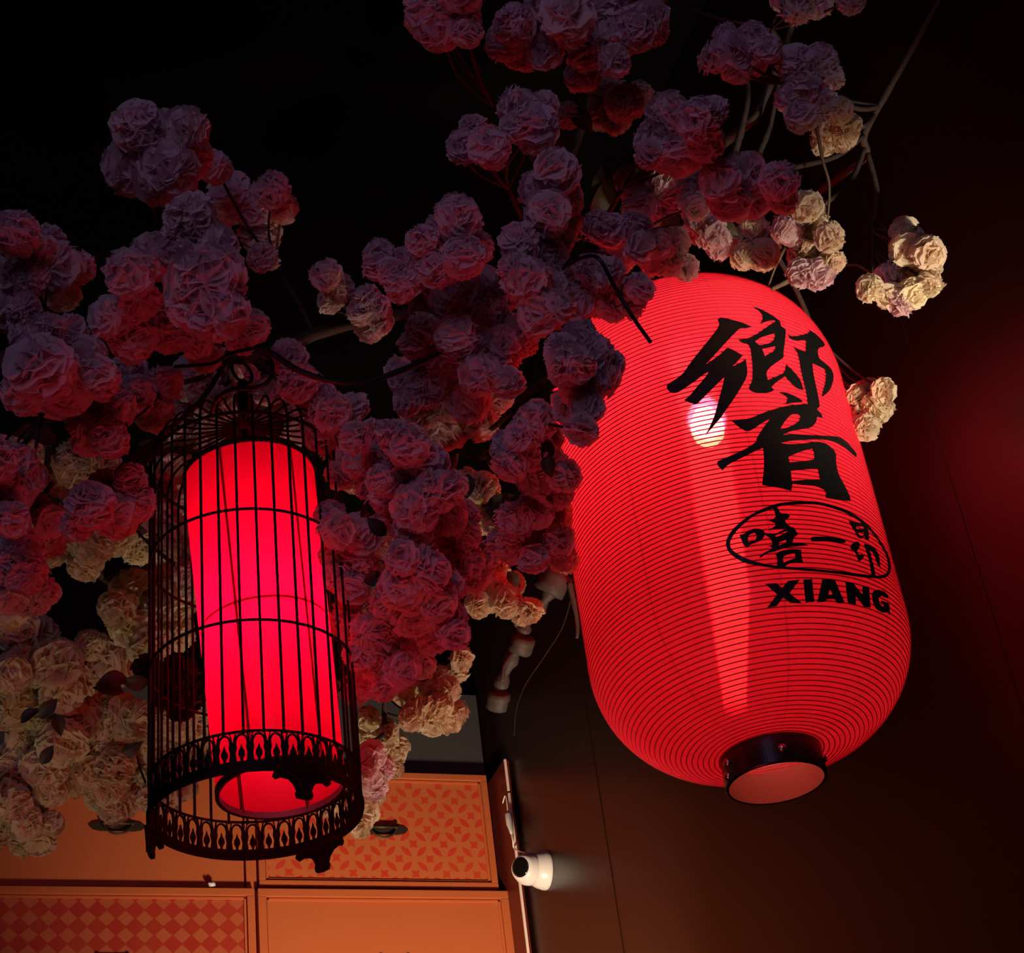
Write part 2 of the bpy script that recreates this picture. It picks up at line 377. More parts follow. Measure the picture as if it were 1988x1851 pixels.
bm = bmesh.new(); lathe(bm, [(.001, .040), (.018, .040), (.0245, .0385), (.0255, .036)], 40, Matrix.Translation(eye_c) @ q); link_mesh('lens_window', bm, M['lens'], sc_t, smooth=True)
# connector hanging on its cable
pk = PY(990, 1600, ye - .02)
kt = thing('cable_connector', 'white plug connector on a thin cable above the security camera', 'connector', pk)
def loc_(p): return Vector(p) - pk
a_, b_ = PY(986, 1580, ye - .02), PY(993, 1618, ye - .02); d_ = b_ - a_
bm = bmesh.new(); tube(bm, [loc_(a_ + d_ * t) for t in (0, .05, .55, .8, 1.05)], [.007, .0095, .0095, .006, .004], 16); link_mesh('plug', bm, M['white'], kt, smooth=True)
bm = bmesh.new(); tube(bm, [loc_(v) for v in catmull([b_, PY(996, 1635, ye - .02), PY(1001, 1650, ye - .015), pc + Vector((-.03, 0, .04))])], .0022, 8)
tube(bm, [loc_(v) for v in catmull([a_, PY(984, 1560, ye - .02), PY(981, 1545, ye - .01), PY(976, 1560, ye + .01)])], .0018, 8); link_mesh('lead', bm, M['edge'], kt, smooth=True)

# ---------------------------------------------------------------- big ribbed lantern
LD = 2.60
Lb = P(1508, 1522, LD); LX, LY, LZ0 = Lb
S = LD / 2.7
RC, RB = .075 * S, .253 * S
def zl(v): return 1.6 + (v - 1.6) * S    # heights worked out for 2.7 m, scaled to LD
z_col0, z_col1 = LZ0, LZ0 + .047 * S
z_b1 = zl(2.905); z_t0 = zl(3.355); z_t1 = zl(3.565)
NR = 124
def prof_r(z):
    if z < z_b1:
        t = (z_b1 - z) / (z_b1 - z_col1); t = min(max(t, 0), 1); k = (1 - t ** 2.15) ** (1 / 1.9)
        return RC * .98 + (RB - RC * .98) * k
    if z > z_t0:
        t = (z - z_t0) / (z_t1 - z_t0); t = min(max(t, 0), 1); k = (1 - t ** 2.1) ** (1 / 2.0)
        return RC + (RB - RC) * k
    return RB
# arc-length sampling
zs = [z_col1 + (z_t1 - z_col1) * i / 4000 for i in range(4001)]
arc = [0]
for i in range(4000): arc.append(arc[-1] + math.hypot(zs[i + 1] - zs[i], prof_r(zs[i + 1]) - prof_r(zs[i])))
def at_arc(s):
    lo, hi = 0, 4000
    while hi - lo > 1:
        m_ = (lo + hi) // 2
        if arc[m_] <= s: lo = m_
        else: hi = m_
    f_ = (s - arc[lo]) / max(arc[hi] - arc[lo], 1e-9); z = zs[lo] + (zs[hi] - zs[lo]) * f_
    return prof_r(z), z
lan = thing('paper_lantern', 'large ribbed red lantern with black brush lettering and black collar', 'lantern', (LX, LY, LZ0))
SUB = 4; pr = []
Ltot = arc[-1]
for i in range(NR * SUB + 1):
    s = Ltot * i / (NR * SUB)
    r, z = at_arc(s); r2, z2 = at_arc(min(s + .002, Ltot)); r1, z1 = at_arc(max(s - .002, 0))
    tx, tz = r2 - r1, z2 - z1; l_ = math.hypot(tx, tz) or 1; nx, nz = tz / l_, -tx / l_
    b = .0006 * abs(math.sin(PI * i / SUB)) ** .8
    pr.append((r + nx * b, z + nz * b - LZ0))
bm = bmesh.new(); lathe(bm, pr, 160); bmesh.ops.recalc_face_normals(bm, faces=bm.faces)
link_mesh('lantern_cloth', bm, M['vinyl'], lan, smooth=True)
# one continuous spiral wire under the cloth
bm = bmesh.new(); pts = []
for i in range(NR * 72 + 1):
    t = i / 72; r, z = at_arc(min(Ltot * t / NR, Ltot)); a = 2 * PI * t
    pts.append(((r + .0003) * math.cos(a), (r + .0006) * math.sin(a), z - LZ0))
tube(bm, pts, .0009, 5); link_mesh('rib_wire', bm, M['ribwire'], lan, smooth=True)
# collars
bm = bmesh.new(); h = z_col1 - LZ0 + .004
lathe(bm, [(RC - .0025, 0), (RC + .001, 0), (RC + .0022, .0015), (RC + .0022, h), (RC - .0025, h)], 96, closed=True); link_mesh('bottom_collar', bm, M['collar'], lan, smooth=False)
bm = bmesh.new(); lathe(bm, [(RC - .0028, .0006), (RC - .0028, h)], 96); o = link_mesh('collar_lining', bm, M['lining'], lan, smooth=True)
bm = bmesh.new(); lathe(bm, [(RC - .004, z_t1 - LZ0 - .004), (RC + .004, z_t1 - LZ0 - .004), (RC + .004, z_t1 - LZ0 + .045), (RC - .004, z_t1 - LZ0 + .045)], 96, closed=True); link_mesh('top_collar', bm, M['collar'], lan)
def hit_lantern(px, py, off=.0):
    r_ = ray(px, py); lo, hi = None, None
    t = LD - .45; prev = None
    while t < LD + 1.2:
        p = CAM + r_ * t; q_ = math.hypot(p.x - LX, p.y - LY); zz = min(max(p.z, z_col1), z_t1)
        f_ = q_ - (prof_r(zz) + off)
        if f_ < 0 and p.z > z_col1 - .01 and p.z < z_t1 + .01 and prev is not None:
            a, b = t - .01, t
            for _ in range(24):
                m_ = (a + b) / 2; p = CAM + r_ * m_; zz = min(max(p.z, z_col1), z_t1)
                if math.hypot(p.x - LX, p.y - LY) - (prof_r(zz) + off) < 0: b = m_
                else: a = m_
            return CAM + r_ * b
        prev = f_; t += .01
    return None
# rivets on the collar
def rivet(px, py):
    r_ = ray(px, py); best = None; t = LD - .3
    while t < LD + .3:
        p = CAM + r_ * t
        if math.hypot(p.x - LX, p.y - LY) < RC + .0025: best = p; break
        t += .0005
    if best is None: best = P(px, py, LD)
    n = Vector((best.x - LX, best.y - LY, 0)).normalized(); m_ = Matrix.Translation(best - lan.location) @ n.to_track_quat('Z', 'Y').to_matrix().to_4x4()
    bm = bmesh.new(); lathe(bm, [(.0001, .0045), (.004, .004), (.0062, .002), (.0068, 0)], 20, m_); link_mesh('rivet', bm, M['steel'], lan, smooth=True)
rivet(1519, 1452); rivet(1411, 1482); rivet(1599, 1473); rivet(1412, 1508)
# bulb and socket inside
bz = None
r_ = ray(1378, 822); tt = math.hypot(LX, LY) / math.hypot(r_.x, r_.y); bz = 1.6 + r_.z * tt
bpos = Vector((LX + .014, LY, bz))
bm = bmesh.new(); lathe(bm, [(.001, -.036), (.014, -.034), (.024, -.024), (.028, -.008), (.026, .010), (.018, .026), (.013, .036), (.001, .037)], 32); link_mesh('bulb', bm, M['bulb'], lan, smooth=True, loc=bpos - lan.location)
bm = bmesh.new(); tube(bm, [(0, 0, .034), (0, 0, .075)], .016, 20); tube(bm, [(0, 0, .075), (0, 0, z_t1 - bz + .05)], .003, 8); link_mesh('bulb_socket', bm, M['cable'], lan, loc=bpos - lan.location)
bm = bmesh.new()
for k in range(2):
    a = PI / 2 * k; tube(bm, [(-RC * math.cos(a), -RC * math.sin(a), z_t1 - LZ0 + .03), (RC * math.cos(a), RC * math.sin(a), z_t1 - LZ0 + .03)], .002, 6)
link_mesh('hanger_wire', bm, M['iron'], lan)
g_ = bpy.data.materials.new('streak_tube_glow'); g_.use_nodes = True; gn = g_.node_tree; gn.nodes.clear()
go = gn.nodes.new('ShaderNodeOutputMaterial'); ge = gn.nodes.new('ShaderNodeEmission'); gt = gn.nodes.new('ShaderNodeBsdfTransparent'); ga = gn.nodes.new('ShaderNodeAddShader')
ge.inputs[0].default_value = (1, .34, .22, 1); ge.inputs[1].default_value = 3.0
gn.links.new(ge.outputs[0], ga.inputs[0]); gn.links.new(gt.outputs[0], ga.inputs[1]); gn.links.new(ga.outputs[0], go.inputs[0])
bm = bmesh.new(); tube(bm, [(-.040, 0, zl(2.80) - LZ0), (-.010, 0, zl(3.0) - LZ0), (.010, 0, bz - LZ0), (0, 0, zl(3.50) - LZ0)], [.016, .030, .034, .026], 24, caps=False)  # added glowing tube, makes the bright vertical streak down the lantern cloth
link_mesh('streak_glow_tube', bm, g_, lan, smooth=True)


# lettering, traced as outlines and laid on the cloth as paint
def pip(x, y, poly):
    c = False; j = len(poly) - 1
    for i in range(len(poly)):
        xi, yi = poly[i]; xj, yj = poly[j]
        if (yi > y) != (yj > y) and x < (xj - xi) * (y - yi) / (yj - yi) + xi: c = not c
        j = i
    return c
def smooth_poly(poly, rounds=1):
    for _ in range(rounds):
        out = []
        n = len(poly)
        for i in range(n):
            a = Vector(poly[i - 1]); b = Vector(poly[i]); c = Vector(poly[(i + 1) % n])
            u = (b - a); v = (c - b)
            if u.length < 1e-6 or v.length < 1e-6: out.append(tuple(b)); continue
            ang = u.angle(v)
            if ang > 1.3: out.append(tuple(b))
            else: out.append(tuple(b - u * .22)); out.append(tuple(b + v * .22))
        poly = out
    return poly
def paint(name, loops, ox, oy, sc, smooth=True):
    loops = [[(ox + x / sc, oy + y / sc) for x, y in lp] for lp in loops]
    if smooth: loops = [smooth_poly(lp) for lp in loops]
    vs_, es_ = [], []
    for lp in loops:
        rs_ = []
        for i in range(len(lp)):
            a = Vector(lp[i]); b = Vector(lp[(i + 1) % len(lp)]); n = max(1, int((b - a).length / 3.5))
            for k in range(n): rs_.append(a + (b - a) * k / n)
        s0 = len(vs_); vs_ += rs_
        es_ += [(s0 + i, s0 + (i + 1) % len(rs_)) for i in range(len(rs_))]
    x0 = min(v.x for v in vs_); x1 = max(v.x for v in vs_); y0 = min(v.y for v in vs_); y1 = max(v.y for v in vs_)
    st = 4.0; y = y0
    while y < y1:
        x = x0
        while x < x1:
            ins = False
            for lp in loops: ins ^= pip(x, y, lp)
            if ins: vs_.append(Vector((x, y)))
            x += st
        y += st
    res = delaunay_2d_cdt([Vector((v[0], v[1])) for v in vs_], es_, [], 0, 1e-4)
    V2, F2 = res[0], res[2]
    bm = bmesh.new(); mp = {}
    for f_ in F2:
        cx = sum(V2[i].x for i in f_) / len(f_); cy = sum(V2[i].y for i in f_) / len(f_)
        ins = False
        for lp in loops: ins ^= pip(cx, cy, lp)
        if not ins: continue
        ok = []
        for i in f_:
            if i not in mp:
                h_ = hit_lantern(V2[i].x, V2[i].y, .0028)
                mp[i] = bm.verts.new(h_ - lan.location) if h_ is not None else None
            ok.append(mp[i])
        if all(ok):
            try: bm.faces.new(ok)
            except ValueError: pass
    for f_ in bm.faces:   # face outwards
        c = f_.calc_center_median(); f_.normal_update()
        if f_.normal.dot(Vector((c.x, c.y, 0))) < 0: f_.normal_flip()

    return link_mesh(name, bm, M['ink'], lan, smooth=True, recalc=False)
a = (1280, 570, 4.4075); b = (1390, 950, 5.522)
paint('painted_character', [[(515,205),(560,208),(700,245),(790,283),(745,300),(690,297),(640,345),(560,430),(470,530),(400,605),(470,560),(545,500),(580,462),(625,478),(715,530),(670,580),(625,625),(700,590),(740,560),(752,640),(755,680),(740,735),(690,820),(640,900),(590,970),(530,1060),(460,1140),(385,1228),(430,1145),(475,1040),(500,940),(525,850),(548,760),(558,715),(510,760),(440,830),(370,900),(325,948),(280,945),(240,925),(210,915),(260,875),(330,790),(400,710),(420,672),(370,700),(300,755),(220,810),(150,855),(95,850),(62,812),(65,780),(120,745),(200,690),(260,600),(330,510),(420,400),(500,300),(515,255),(497,228)]], *a)
paint('painted_character', [[(795,112),(840,120),(960,180),(1040,240),(1035,275),(1083,305),(1083,340),(1072,440),(1062,510),(1068,545),(1020,580),(960,620),(920,665),(918,700),(930,740),(990,715),(1070,680),(1085,605),(1150,665),(1210,740),(1235,828),(1175,815),(1110,750),(1075,710),(1000,760),(960,800),(985,828),(940,850),(860,855),(800,845),(765,820),(770,790),(795,750),(798,640),(790,550),(780,470),(760,435),(720,428),(670,395),(750,388),(830,350),(900,300),(990,240),(985,230),(930,235),(860,262),(885,220),(878,175),(840,140)],
  [(820,410),(870,375),(988,340),(985,385),(960,420),(860,448)], [(880,475),(930,465),(992,452),(985,490),(940,515),(905,535)]], *a)
paint('painted_character', [[(1095,348),(1140,370),(1200,360),(1280,340),(1285,312),(1350,355),(1420,430),(1410,455),(1365,465),(1355,500),(1370,560),(1410,590),(1470,640),(1492,690),(1490,750),(1465,820),(1430,860),(1388,888),(1400,830),(1420,770),(1425,655),(1370,625),(1312,600),(1318,680),(1335,760),(1355,850),(1370,930),(1372,975),(1270,960),(1260,860),(1235,760),(1210,650),(1195,560),(1180,500),(1140,455),(1200,480),(1250,500),(1255,400),(1190,405),(1140,400),(1110,375)]], *a)
paint('painted_character', [[(1015,845),(1080,845),(1160,875),(1230,920),(1220,930),(1150,935),(1075,948),(1100,905),(1080,875)]], *a)
paint('painted_character', [[(1100,960),(1180,952),(1268,945),(1368,968),(1350,990),(1395,1040),(1395,1068),(1350,1055),(1345,1100),(1300,1150),(1200,1165),(1120,1180),(1058,1210),(1150,1205),(1300,1212),(1430,1218),(1540,1225),(1600,1265),(1690,1365),(1685,1405),(1600,1330),(1530,1280),(1450,1258),(1380,1248),(1200,1256),(1100,1264),(1040,1280),(1100,1290),(1200,1290),(1300,1272),(1370,1268),(1440,1288),(1515,1360),(1512,1440),(1530,1540),(1590,1650),(1635,1740),(1635,1778),(1540,1770),(1425,1750),(1425,1690),(1350,1650),(1230,1640),(1140,1630),(1130,1690),(1030,1665),(880,1640),(895,1500),(895,1400),(888,1322),(830,1345),(760,1380),(680,1420),(590,1465),(540,1515),(495,1470),(495,1435),(560,1410),(650,1370),(740,1330),(830,1270),(830,1245),(880,1160),(950,1070),(870,1115),(800,1165),(750,1185),(680,1145),(610,1085),(700,1085),(800,1060),(880,1025),(980,990)],
  [(1032,1165),(1070,1100),(1125,1035),(1190,1030),(1208,1060),(1190,1100),(1110,1145)], [(1105,1400),(1200,1355),(1310,1328),(1325,1370),(1325,1420),(1250,1435),(1115,1445)], [(1125,1520),(1250,1505),(1355,1503),(1375,1590),(1280,1592),(1135,1605)]], *a)
paint('painted_oval', [[(105,600),(110,540),(160,450),(230,380),(330,300),(450,230),(600,170),(700,145),(850,130),(1000,128),(1100,135),(1250,170),(1400,220),(1550,310),(1650,400),(1760,540),(1850,700),(1880,820),(1870,900),(1830,945),(1760,962),(1650,955),(1500,938),(1300,908),(1100,888),(900,872),(740,860),(600,845),(430,820),(300,790),(200,735),(130,670)],
  [(148,600),(160,540),(210,460),(290,380),(400,290),(520,240),(640,200),(700,180),(850,165),(1000,162),(1100,168),(1230,200),(1380,250),(1520,330),(1640,430),(1740,560),(1820,700),(1848,820),(1840,880),(1810,915),(1750,928),(1650,922),(1500,903),(1300,878),(1100,860),(900,842),(740,830),(600,815),(450,785),(330,745),(240,700),(170,650)]], *b)
paint('painted_character', [[(250,490),(300,480),(370,430),(450,420),(510,440),(530,480),(500,540),(440,570),(380,590),(335,628),(295,600),(270,540)], [(340,500),(410,465),(435,490),(430,540),(380,560),(350,575)]], *b)
paint('painted_character', [[(600,195),(660,190),(690,260),(770,260),(795,295),(745,330),(740,350),(800,405),(835,410),(880,485),(850,510),(830,530),(820,575),(930,575),(995,605),(850,615),(760,625),(640,665),(540,690),(480,738),(462,725),(500,690),(600,640),(600,625),(550,605),(600,600),(600,560),(570,520),(525,490),(525,470),(640,480),(740,425),(700,425),(620,435),(560,440),(630,400),(640,370),(560,335),(620,320),(640,290),(625,235)],
  [(632,505),(680,475),(765,448),(750,468),(700,492),(655,512)], [(668,578),(720,553),(755,548),(750,570),(700,595),(680,600)]], *b)
paint('painted_character', [[(640,690),(700,660),(810,640),(915,650),(915,700),(935,790),(850,790),(780,800),(740,830),(735,860),(650,840),(660,760)], [(715,730),(770,700),(845,690),(850,740),(780,765),(725,790)]], *b)
paint('painted_character', [[(1015,520),(1060,508),(1200,510),(1330,520),(1390,550),(1390,575),(1320,578),(1200,560),(1020,562)]], *b)
paint('painted_character', [[(1420,335),(1480,350),(1590,370),(1640,440),(1640,550),(1600,540),(1590,510),(1560,535),(1520,520),(1500,480),(1480,440),(1450,400)], [(1500,400),(1580,400),(1582,425),(1510,430)], [(1525,470),(1585,465),(1585,495),(1545,500)]], *b)
paint('painted_character', [[(1440,600),(1510,555),(1550,590),(1530,640),(1510,665),(1530,705),(1600,700),(1570,750),(1530,780),(1510,730),(1490,680),(1440,635)]], *b)
paint('painted_character', [[(1585,585),(1650,600),(1700,630),(1750,700),(1765,855),(1720,790),(1710,740),(1680,680),(1650,660),(1670,740),(1695,840),(1715,935),(1670,935),(1655,850),(1640,760),(1600,640)]], *b)
for lp in ([[(525,1015),(650,1008),(710,1060),(770,985),(900,970),(790,1115),(925,1225),(800,1222),(720,1165),(650,1255),(545,1275),(655,1130)]],
           [[(935,970),(1030,965),(1055,1210),(960,1218)]],
           [[(1140,965),(1275,975),(1385,1228),(1300,1225),(1270,1180),(1195,1180),(1170,1210),(1085,1215)], [(1222,1070),(1250,1130),(1205,1132)]],
           [[(1385,995),(1470,1005),(1570,1130),(1570,1035),(1640,1050),(1660,1270),(1590,1265),(1500,1150),(1500,1240),(1415,1225)]],
           [[(1670,1130),(1690,1090),(1740,1078),(1800,1095),(1850,1140),(1855,1175),(1800,1160),(1770,1145),(1745,1165),(1750,1220),(1785,1260),(1800,1255),(1795,1235),(1770,1225),(1770,1195),(1858,1225),(1868,1355),(1840,1325),(1780,1325),(1720,1290),(1685,1225)]]):
    paint('painted_letter', lp, *b, smooth=False)

# ---------------------------------------------------------------- bird cage lamp
CD = 2.38
Cb = P(498, 1588, CD); GX, GY, GZ = Cb
HD = math.hypot(GX, GY)
def zc(px, py):
    r_ = ray(px, py); return 1.6 + r_.z * HD / math.hypot(r_.x, r_.y)
RG = .140
z_band = zc(500, 1510) - GZ + .0; z_r2 = zc(490, 1303) - GZ; z_r1 = zc(487, 1093) - GZ; z_sh = zc(483, 905) - GZ; z_hub = zc(484, 832) - GZ; z_tip = zc(482, 740) - GZ
cage = thing('birdcage_lamp', 'tall black wire birdcage lamp around a glowing red cylinder shade', 'lamp', Cb)
NB = 34
top_prof = [(RG, z_sh - .01), (RG * .985, z_sh + .012), (RG * .94, z_sh + .030), (RG * .86, z_sh + .043), (RG * .74, z_sh + .050), (RG * .55, z_sh + .052), (RG * .3, (z_sh + .052 + z_hub) / 2), (.012, z_hub)]
top_prof = [(v.x, v.z) for v in catmull([(r, 0, z) for r, z in top_prof], 3)]
fx = math.atan2(-GY, -GX)
bmx = bmesh.new()
pts = [(RG, 0, z_band - .004), (RG, 0, z_r2), (RG, 0, z_r1)] + [(r, 0, z) for r, z in top_prof]
tube(bmx, pts, .0020, 6)
bar0 = link_mesh('cage_bar', bmx, M['iron'], cage, smooth=True)
for i in range(NB):
    o = bar0 if i == 0 else bar0.copy()
    if i: COL.objects.link(o)
    o.parent = cage; o.rotation_euler.z = fx + 2 * PI * (i + .5) / NB
for z, r in ((z_r2, .0023), (z_r1, .0023), (z_sh - .004, .0028)):
    bm = bmesh.new(); tube(bm, [(RG * math.cos(2 * PI * k / 96), RG * math.sin(2 * PI * k / 96), z) for k in range(96)], r, 6, closed=True); link_mesh('cage_ring', bm, M['iron'], cage, smooth=True)
# pierced metal base band: 40 arches
NA = 40; BH = z_band
def ringband(bm, z0, z1, r0, r1, n=120):
    lathe(bm, [(r0, z0), (r1, z0), (r1, z1), (r0, z1)], n, closed=True)
bm = bmesh.new(); ringband(bm, 0, BH * .26, RG - .0015, RG + .0015); ringband(bm, BH * .955, BH, RG - .0015, RG + .0015); ringband(bm, BH * .10, BH * .16, RG - .002, RG + .003)
link_mesh('base_hoop', bm, M['iron'], cage)
# one arch bay: pier, pointed arch, spear finial; drawn flat then bent round the hoop
def flatpoly(bm, poly, t=.0012):
    def w_(x, z, r): return (r * math.cos(x / RG), r * math.sin(x / RG), z)
    f = [bm.verts.new(w_(x, z, RG + t)) for x, z in poly]; g = [bm.verts.new(w_(x, z, RG - t)) for x, z in poly]
    bm.faces.new(f); bm.faces.new(g[::-1])
    n = len(poly)
    for i in range(n): bm.faces.new((f[i], g[i], g[(i + 1) % n], f[(i + 1) % n]))
Wd = 2 * PI * RG / NA; hb = BH
bm = bmesh.new()
pw = Wd * .22
flatpoly(bm, [(-Wd / 2, hb * .25), (-Wd / 2 + pw, hb * .25), (-Wd / 2 + pw * .75, hb * .45), (-Wd / 2 + pw * 1.1, hb * .60), (-Wd / 2 + pw * .8, hb * .72), (-Wd / 2, hb * .72)])
flatpoly(bm, [(Wd / 2, hb * .25), (Wd / 2, hb * .72), (Wd / 2 - pw * .8, hb * .72), (Wd / 2 - pw * 1.1, hb * .60), (Wd / 2 - pw * .75, hb * .45), (Wd / 2 - pw, hb * .25)])
# arch ribs
n = 9; outl = []; inn = []
for k in range(n):
    t = k / (n - 1); a = PI * t; x = -math.cos(a) * (Wd / 2 - pw * .35); z = hb * .68 + math.sin(a) ** .8 * hb * .25
    outl.append((x, z)); inn.append((x * .72, z - hb * .035))
for k in range(n - 1): flatpoly(bm, [outl[k], outl[k + 1], inn[k + 1], inn[k]])
for s in (-1, 1): flatpoly(bm, [(s * Wd / 2, hb * .70), (s * Wd * .44, hb * .70), (s * Wd * .28, hb * .96), (s * Wd * .36, hb * .96)][::s])
# spear
flatpoly(bm, [(-Wd * .05, hb * .25), (Wd * .05, hb * .25), (Wd * .09, hb * .34), (Wd * .20, hb * .42), (Wd * .18, hb * .50), (Wd * .07, hb * .58), (0, hb * .68), (-Wd * .07, hb * .58), (-Wd * .18, hb * .50), (-Wd * .20, hb * .42), (-Wd * .09, hb * .34)])
arch0 = link_mesh('arch', bm, M['iron'], cage)
for i in range(NA):
    o = arch0 if i == 0 else arch0.copy()
    if i: COL.objects.link(o)
    o.parent = cage; o.rotation_euler.z = 2 * PI * i / NA
# scrolled feet: drawn flat, bent round the hoop, hanging below it
def foot(px, py):
    # angle on the hoop seen at the pixel
    best = min(((Vector(proj(Cb + Vector((RG * math.cos(k * PI / 180), RG * math.sin(k * PI / 180), -.01)))) - Vector((px, py))).length, k) for k in range(360))[1]
    bm = bmesh.new()
    half = [(0, -.036), (.010, -.035), (.012, -.029), (.010, -.025), (.013, -.017), (.020, -.010), (.030, -.008), (.037, -.011), (.041, -.007), (.039, -.001), (.036, .006)]
    poly = [(-x, z) for x, z in half[::-1]] + half[1:]
    flatpoly(bm, poly, .0028)
    for s in (-1, 1):
        tube(bm, [((RG + .004) * math.cos(s * x / RG), (RG + .004) * math.sin(s * x / RG), z) for x, z in ((.004, -.030), (.006, -.018), (.012, -.008), (.024, -.002))], .0018, 6)
    o = link_mesh('scrolled_foot', bm, M['iron'], cage); o.rotation_euler.z = best * PI / 180
def proj(p):
    d = Vector(p) - CAM; x = d.dot(Vector((H.x, A.x, U.x))); y = d.dot(Vector((H.y, A.y, U.y))); z = d.dot(Vector((H.z, A.z, U.z)))
    return (CX + F * x / z, CY + F * y / z)
foot(588, 1525); foot(625, 1655); foot(300, 1625)
# hub, centre tube and hook
bm = bmesh.new(); lathe(bm, [(.001, z_hub - .004), (.016, z_hub - .004), (.018, z_hub), (.014, z_hub + .005), (.0085, z_hub + .008), (.0085, z_tip - .012), (.006, z_tip), (.001, z_tip)], 24); link_mesh('hub_tube', bm, M['iron'], cage, smooth=True)
bm = bmesh.new(); tube(bm, [(.020 * math.cos(a), 0, z_tip + .018 + .020 * math.sin(a)) for a in [2 * PI * k / 24 for k in range(24)]], .0026, 8, closed=True); o = link_mesh('hanging_ring', bm, M['iron'], cage, smooth=True); o.rotation_euler.z = .5
# ---- inner shade, hanging a little askew
Sb = P(546, 1530, 2.40); St = P(484, 928, 2.66)
ax = (St - Sb); SL = ax.length; axn = ax.normalized()
mS = Matrix.Translation(Sb - Cb) @ axn.to_track_quat('Z', 'Y').to_matrix().to_4x4()
r0, r1 = 126 / 3499 * 2.40, 126 / 3438 * 2.66
bm = bmesh.new(); lathe(bm, [(r0 + (r1 - r0) * t / 24, SL * t / 24) for t in range(25)], 96, mS); sh = link_mesh('lamp_shade', bm, M['shade'], cage, smooth=True)
for z, r in ((0, r0), (SL, r1)):
    bm = bmesh.new(); lathe(bm, [(r - .004, z - .005), (r + .0016, z - .005), (r + .0016, z + .004), (r - .004, z + .004)], 96, mS, closed=True)
    rm = link_mesh('shade_rim', bm, M['rim'], sh)
bm = bmesh.new(); zc_ = SL * .48; rm_ = r0 + (r1 - r0) * .48 - .0025
tube(bm, [mS @ Vector((rm_ * math.cos(2 * PI * k / 64), rm_ * math.sin(2 * PI * k / 64), zc_)) for k in range(64)], .0022, 6, closed=True)
link_mesh('frame_ring', bm, M['framewire'], sh, smooth=True)
for px_ in (432, 548):
    pass
iv = mS.inverted()
def sh_ang(px, py):
    best = None
    for k in range(720):
        a = k * PI / 360; z = SL * .5; r = (r0 + r1) / 2
        w_ = Cb + (mS @ Vector((r * math.cos(a), r * math.sin(a), z)))
        if (w_ - CAM).length < (Sb + ax * .5 - CAM).length:
            e = abs(proj(w_)[0] - px)
            if best is None or e < best[0]: best = (e, a)
    return best[1]
a1, a2 = sh_ang(456, 1180), sh_ang(592, 1180)
for a_ in (a1, a2, a1 + PI, a2 + PI):
    bm = bmesh.new(); tube(bm, [mS @ Vector(((r0 - .0025) * math.cos(a_), (r0 - .0025) * math.sin(a_), 0)), mS @ Vector(((r1 - .0025) * math.cos(a_), (r1 - .0025) * math.sin(a_), SL))], .0022, 6)
    link_mesh('frame_rod', bm, M['framewire'], sh, smooth=True)
bm = bmesh.new(); lathe(bm, [(.016, SL - .003), (r1, SL - .003)], 96, mS); link_mesh('shade_top', bm, M['shade'], sh)
# spider at the shade's top and lamp holder
bm = bmesh.new()
for k in range(3):
    a_ = k * 2 * PI / 3; tube(bm, [mS @ Vector((.006 * math.cos(a_), .006 * math.sin(a_), SL)), mS @ Vector((r1 * math.cos(a_), r1 * math.sin(a_), SL))], .002, 6)
tube(bm, [mS @ Vector((0, 0, SL * .72)), mS @ Vector((0, 0, SL)), (0, 0, z_hub)], .004, 8)
tube(bm, [mS @ Vector((0, 0, SL * .66)), mS @ Vector((0, 0, SL * .76))], .016, 16)
link_mesh('lamp_holder', bm, M['iron'], cage, smooth=True)
bm = bmesh.new(); tube(bm, [mS @ Vector((0, 0, SL * t)) for t in (.30, .32, .34, .62, .65)], [.004, .012, .015, .015, .012], 20); link_mesh('bulb', bm, M['tube'], cage, smooth=True)
for t in (.42, .50, .58): lamp('cage_bulb_light', 'POINT', Cb + mS @ Vector((0, 0, SL * t)), 8, (1, .18, .34), .02)

# ---------------------------------------------------------------- boughs
def bough(label, pts, r, m='bark', name='tree_bough', knob=.12):
    pts = catmull([Vector((min(p.x, WX - .12), p.y, min(p.z, CEIL))) for p in pts], 6); rnd = random.Random(len(pts)); n = len(pts)
    rs_ = [r * (1.1 - .5 * i / n) * (1 + rnd.uniform(-knob, knob)) for i in range(n)]
    bm = bmesh.new(); c = pts[0].copy(); tube(bm, [p - c for p in pts], rs_, 8)
    o = link_mesh(name, bm, M[m], smooth=True, loc=c); tag(o, label, 'branch')
    return pts
gx, gy = GX, GY
hook = Cb + Vector((0, 0, z_tip + .045))
lhook = Vector((LX, LY, z_t1 + .30))
b1 = [Vector((-3.0, 2.4, 3.35)), P(-120, 690, 2.9), P(150, 660, 2.85), P(320, 640, 2.85), hook, P(640, 640, 2.85), P(850, 590, 2.85), P(1000, 500, 2.85), P(1110, 300, 2.9), P(1180, 60, 2.95), P(1205, -160, 3.1), P(1230, -420, 3.6)]
b1 = [b1[0], *b1[1:]]
b1p = bough('long brown bough running behind the pink blossoms above both lamps', b1, .011)
b2p = bough('brown bough over the large lantern forking into the upper right blossoms', [P(1000, 500, 2.87), P(1180, 430, 2.9), lhook + Vector((-.05, 0, .0)), lhook, P(1440, 250, 3.0), P(1480, 200, 3.0), P(1540, 40, 3.05), P(1600, -160, 3.2), P(1680, -420, 3.7)], .009)
b3p = bough('brown bough dropping between the birdcage lamp and the lantern', [P(880, 590, 2.86), P(900, 760, 2.86), P(880, 900, 2.86), P(840, 1080, 2.9), P(760, 1280, 2.95), P(745, 1420, 3.0)], .007)
b4p = bough('brown bough dropping through the cream blossoms left of the birdcage lamp', [P(120, 660, 2.86), P(90, 850, 2.95), P(140, 1060, 3.1), P(240, 1180, 3.2), P(160, 1380, 3.3), P(60, 1560, 3.4)], .008)
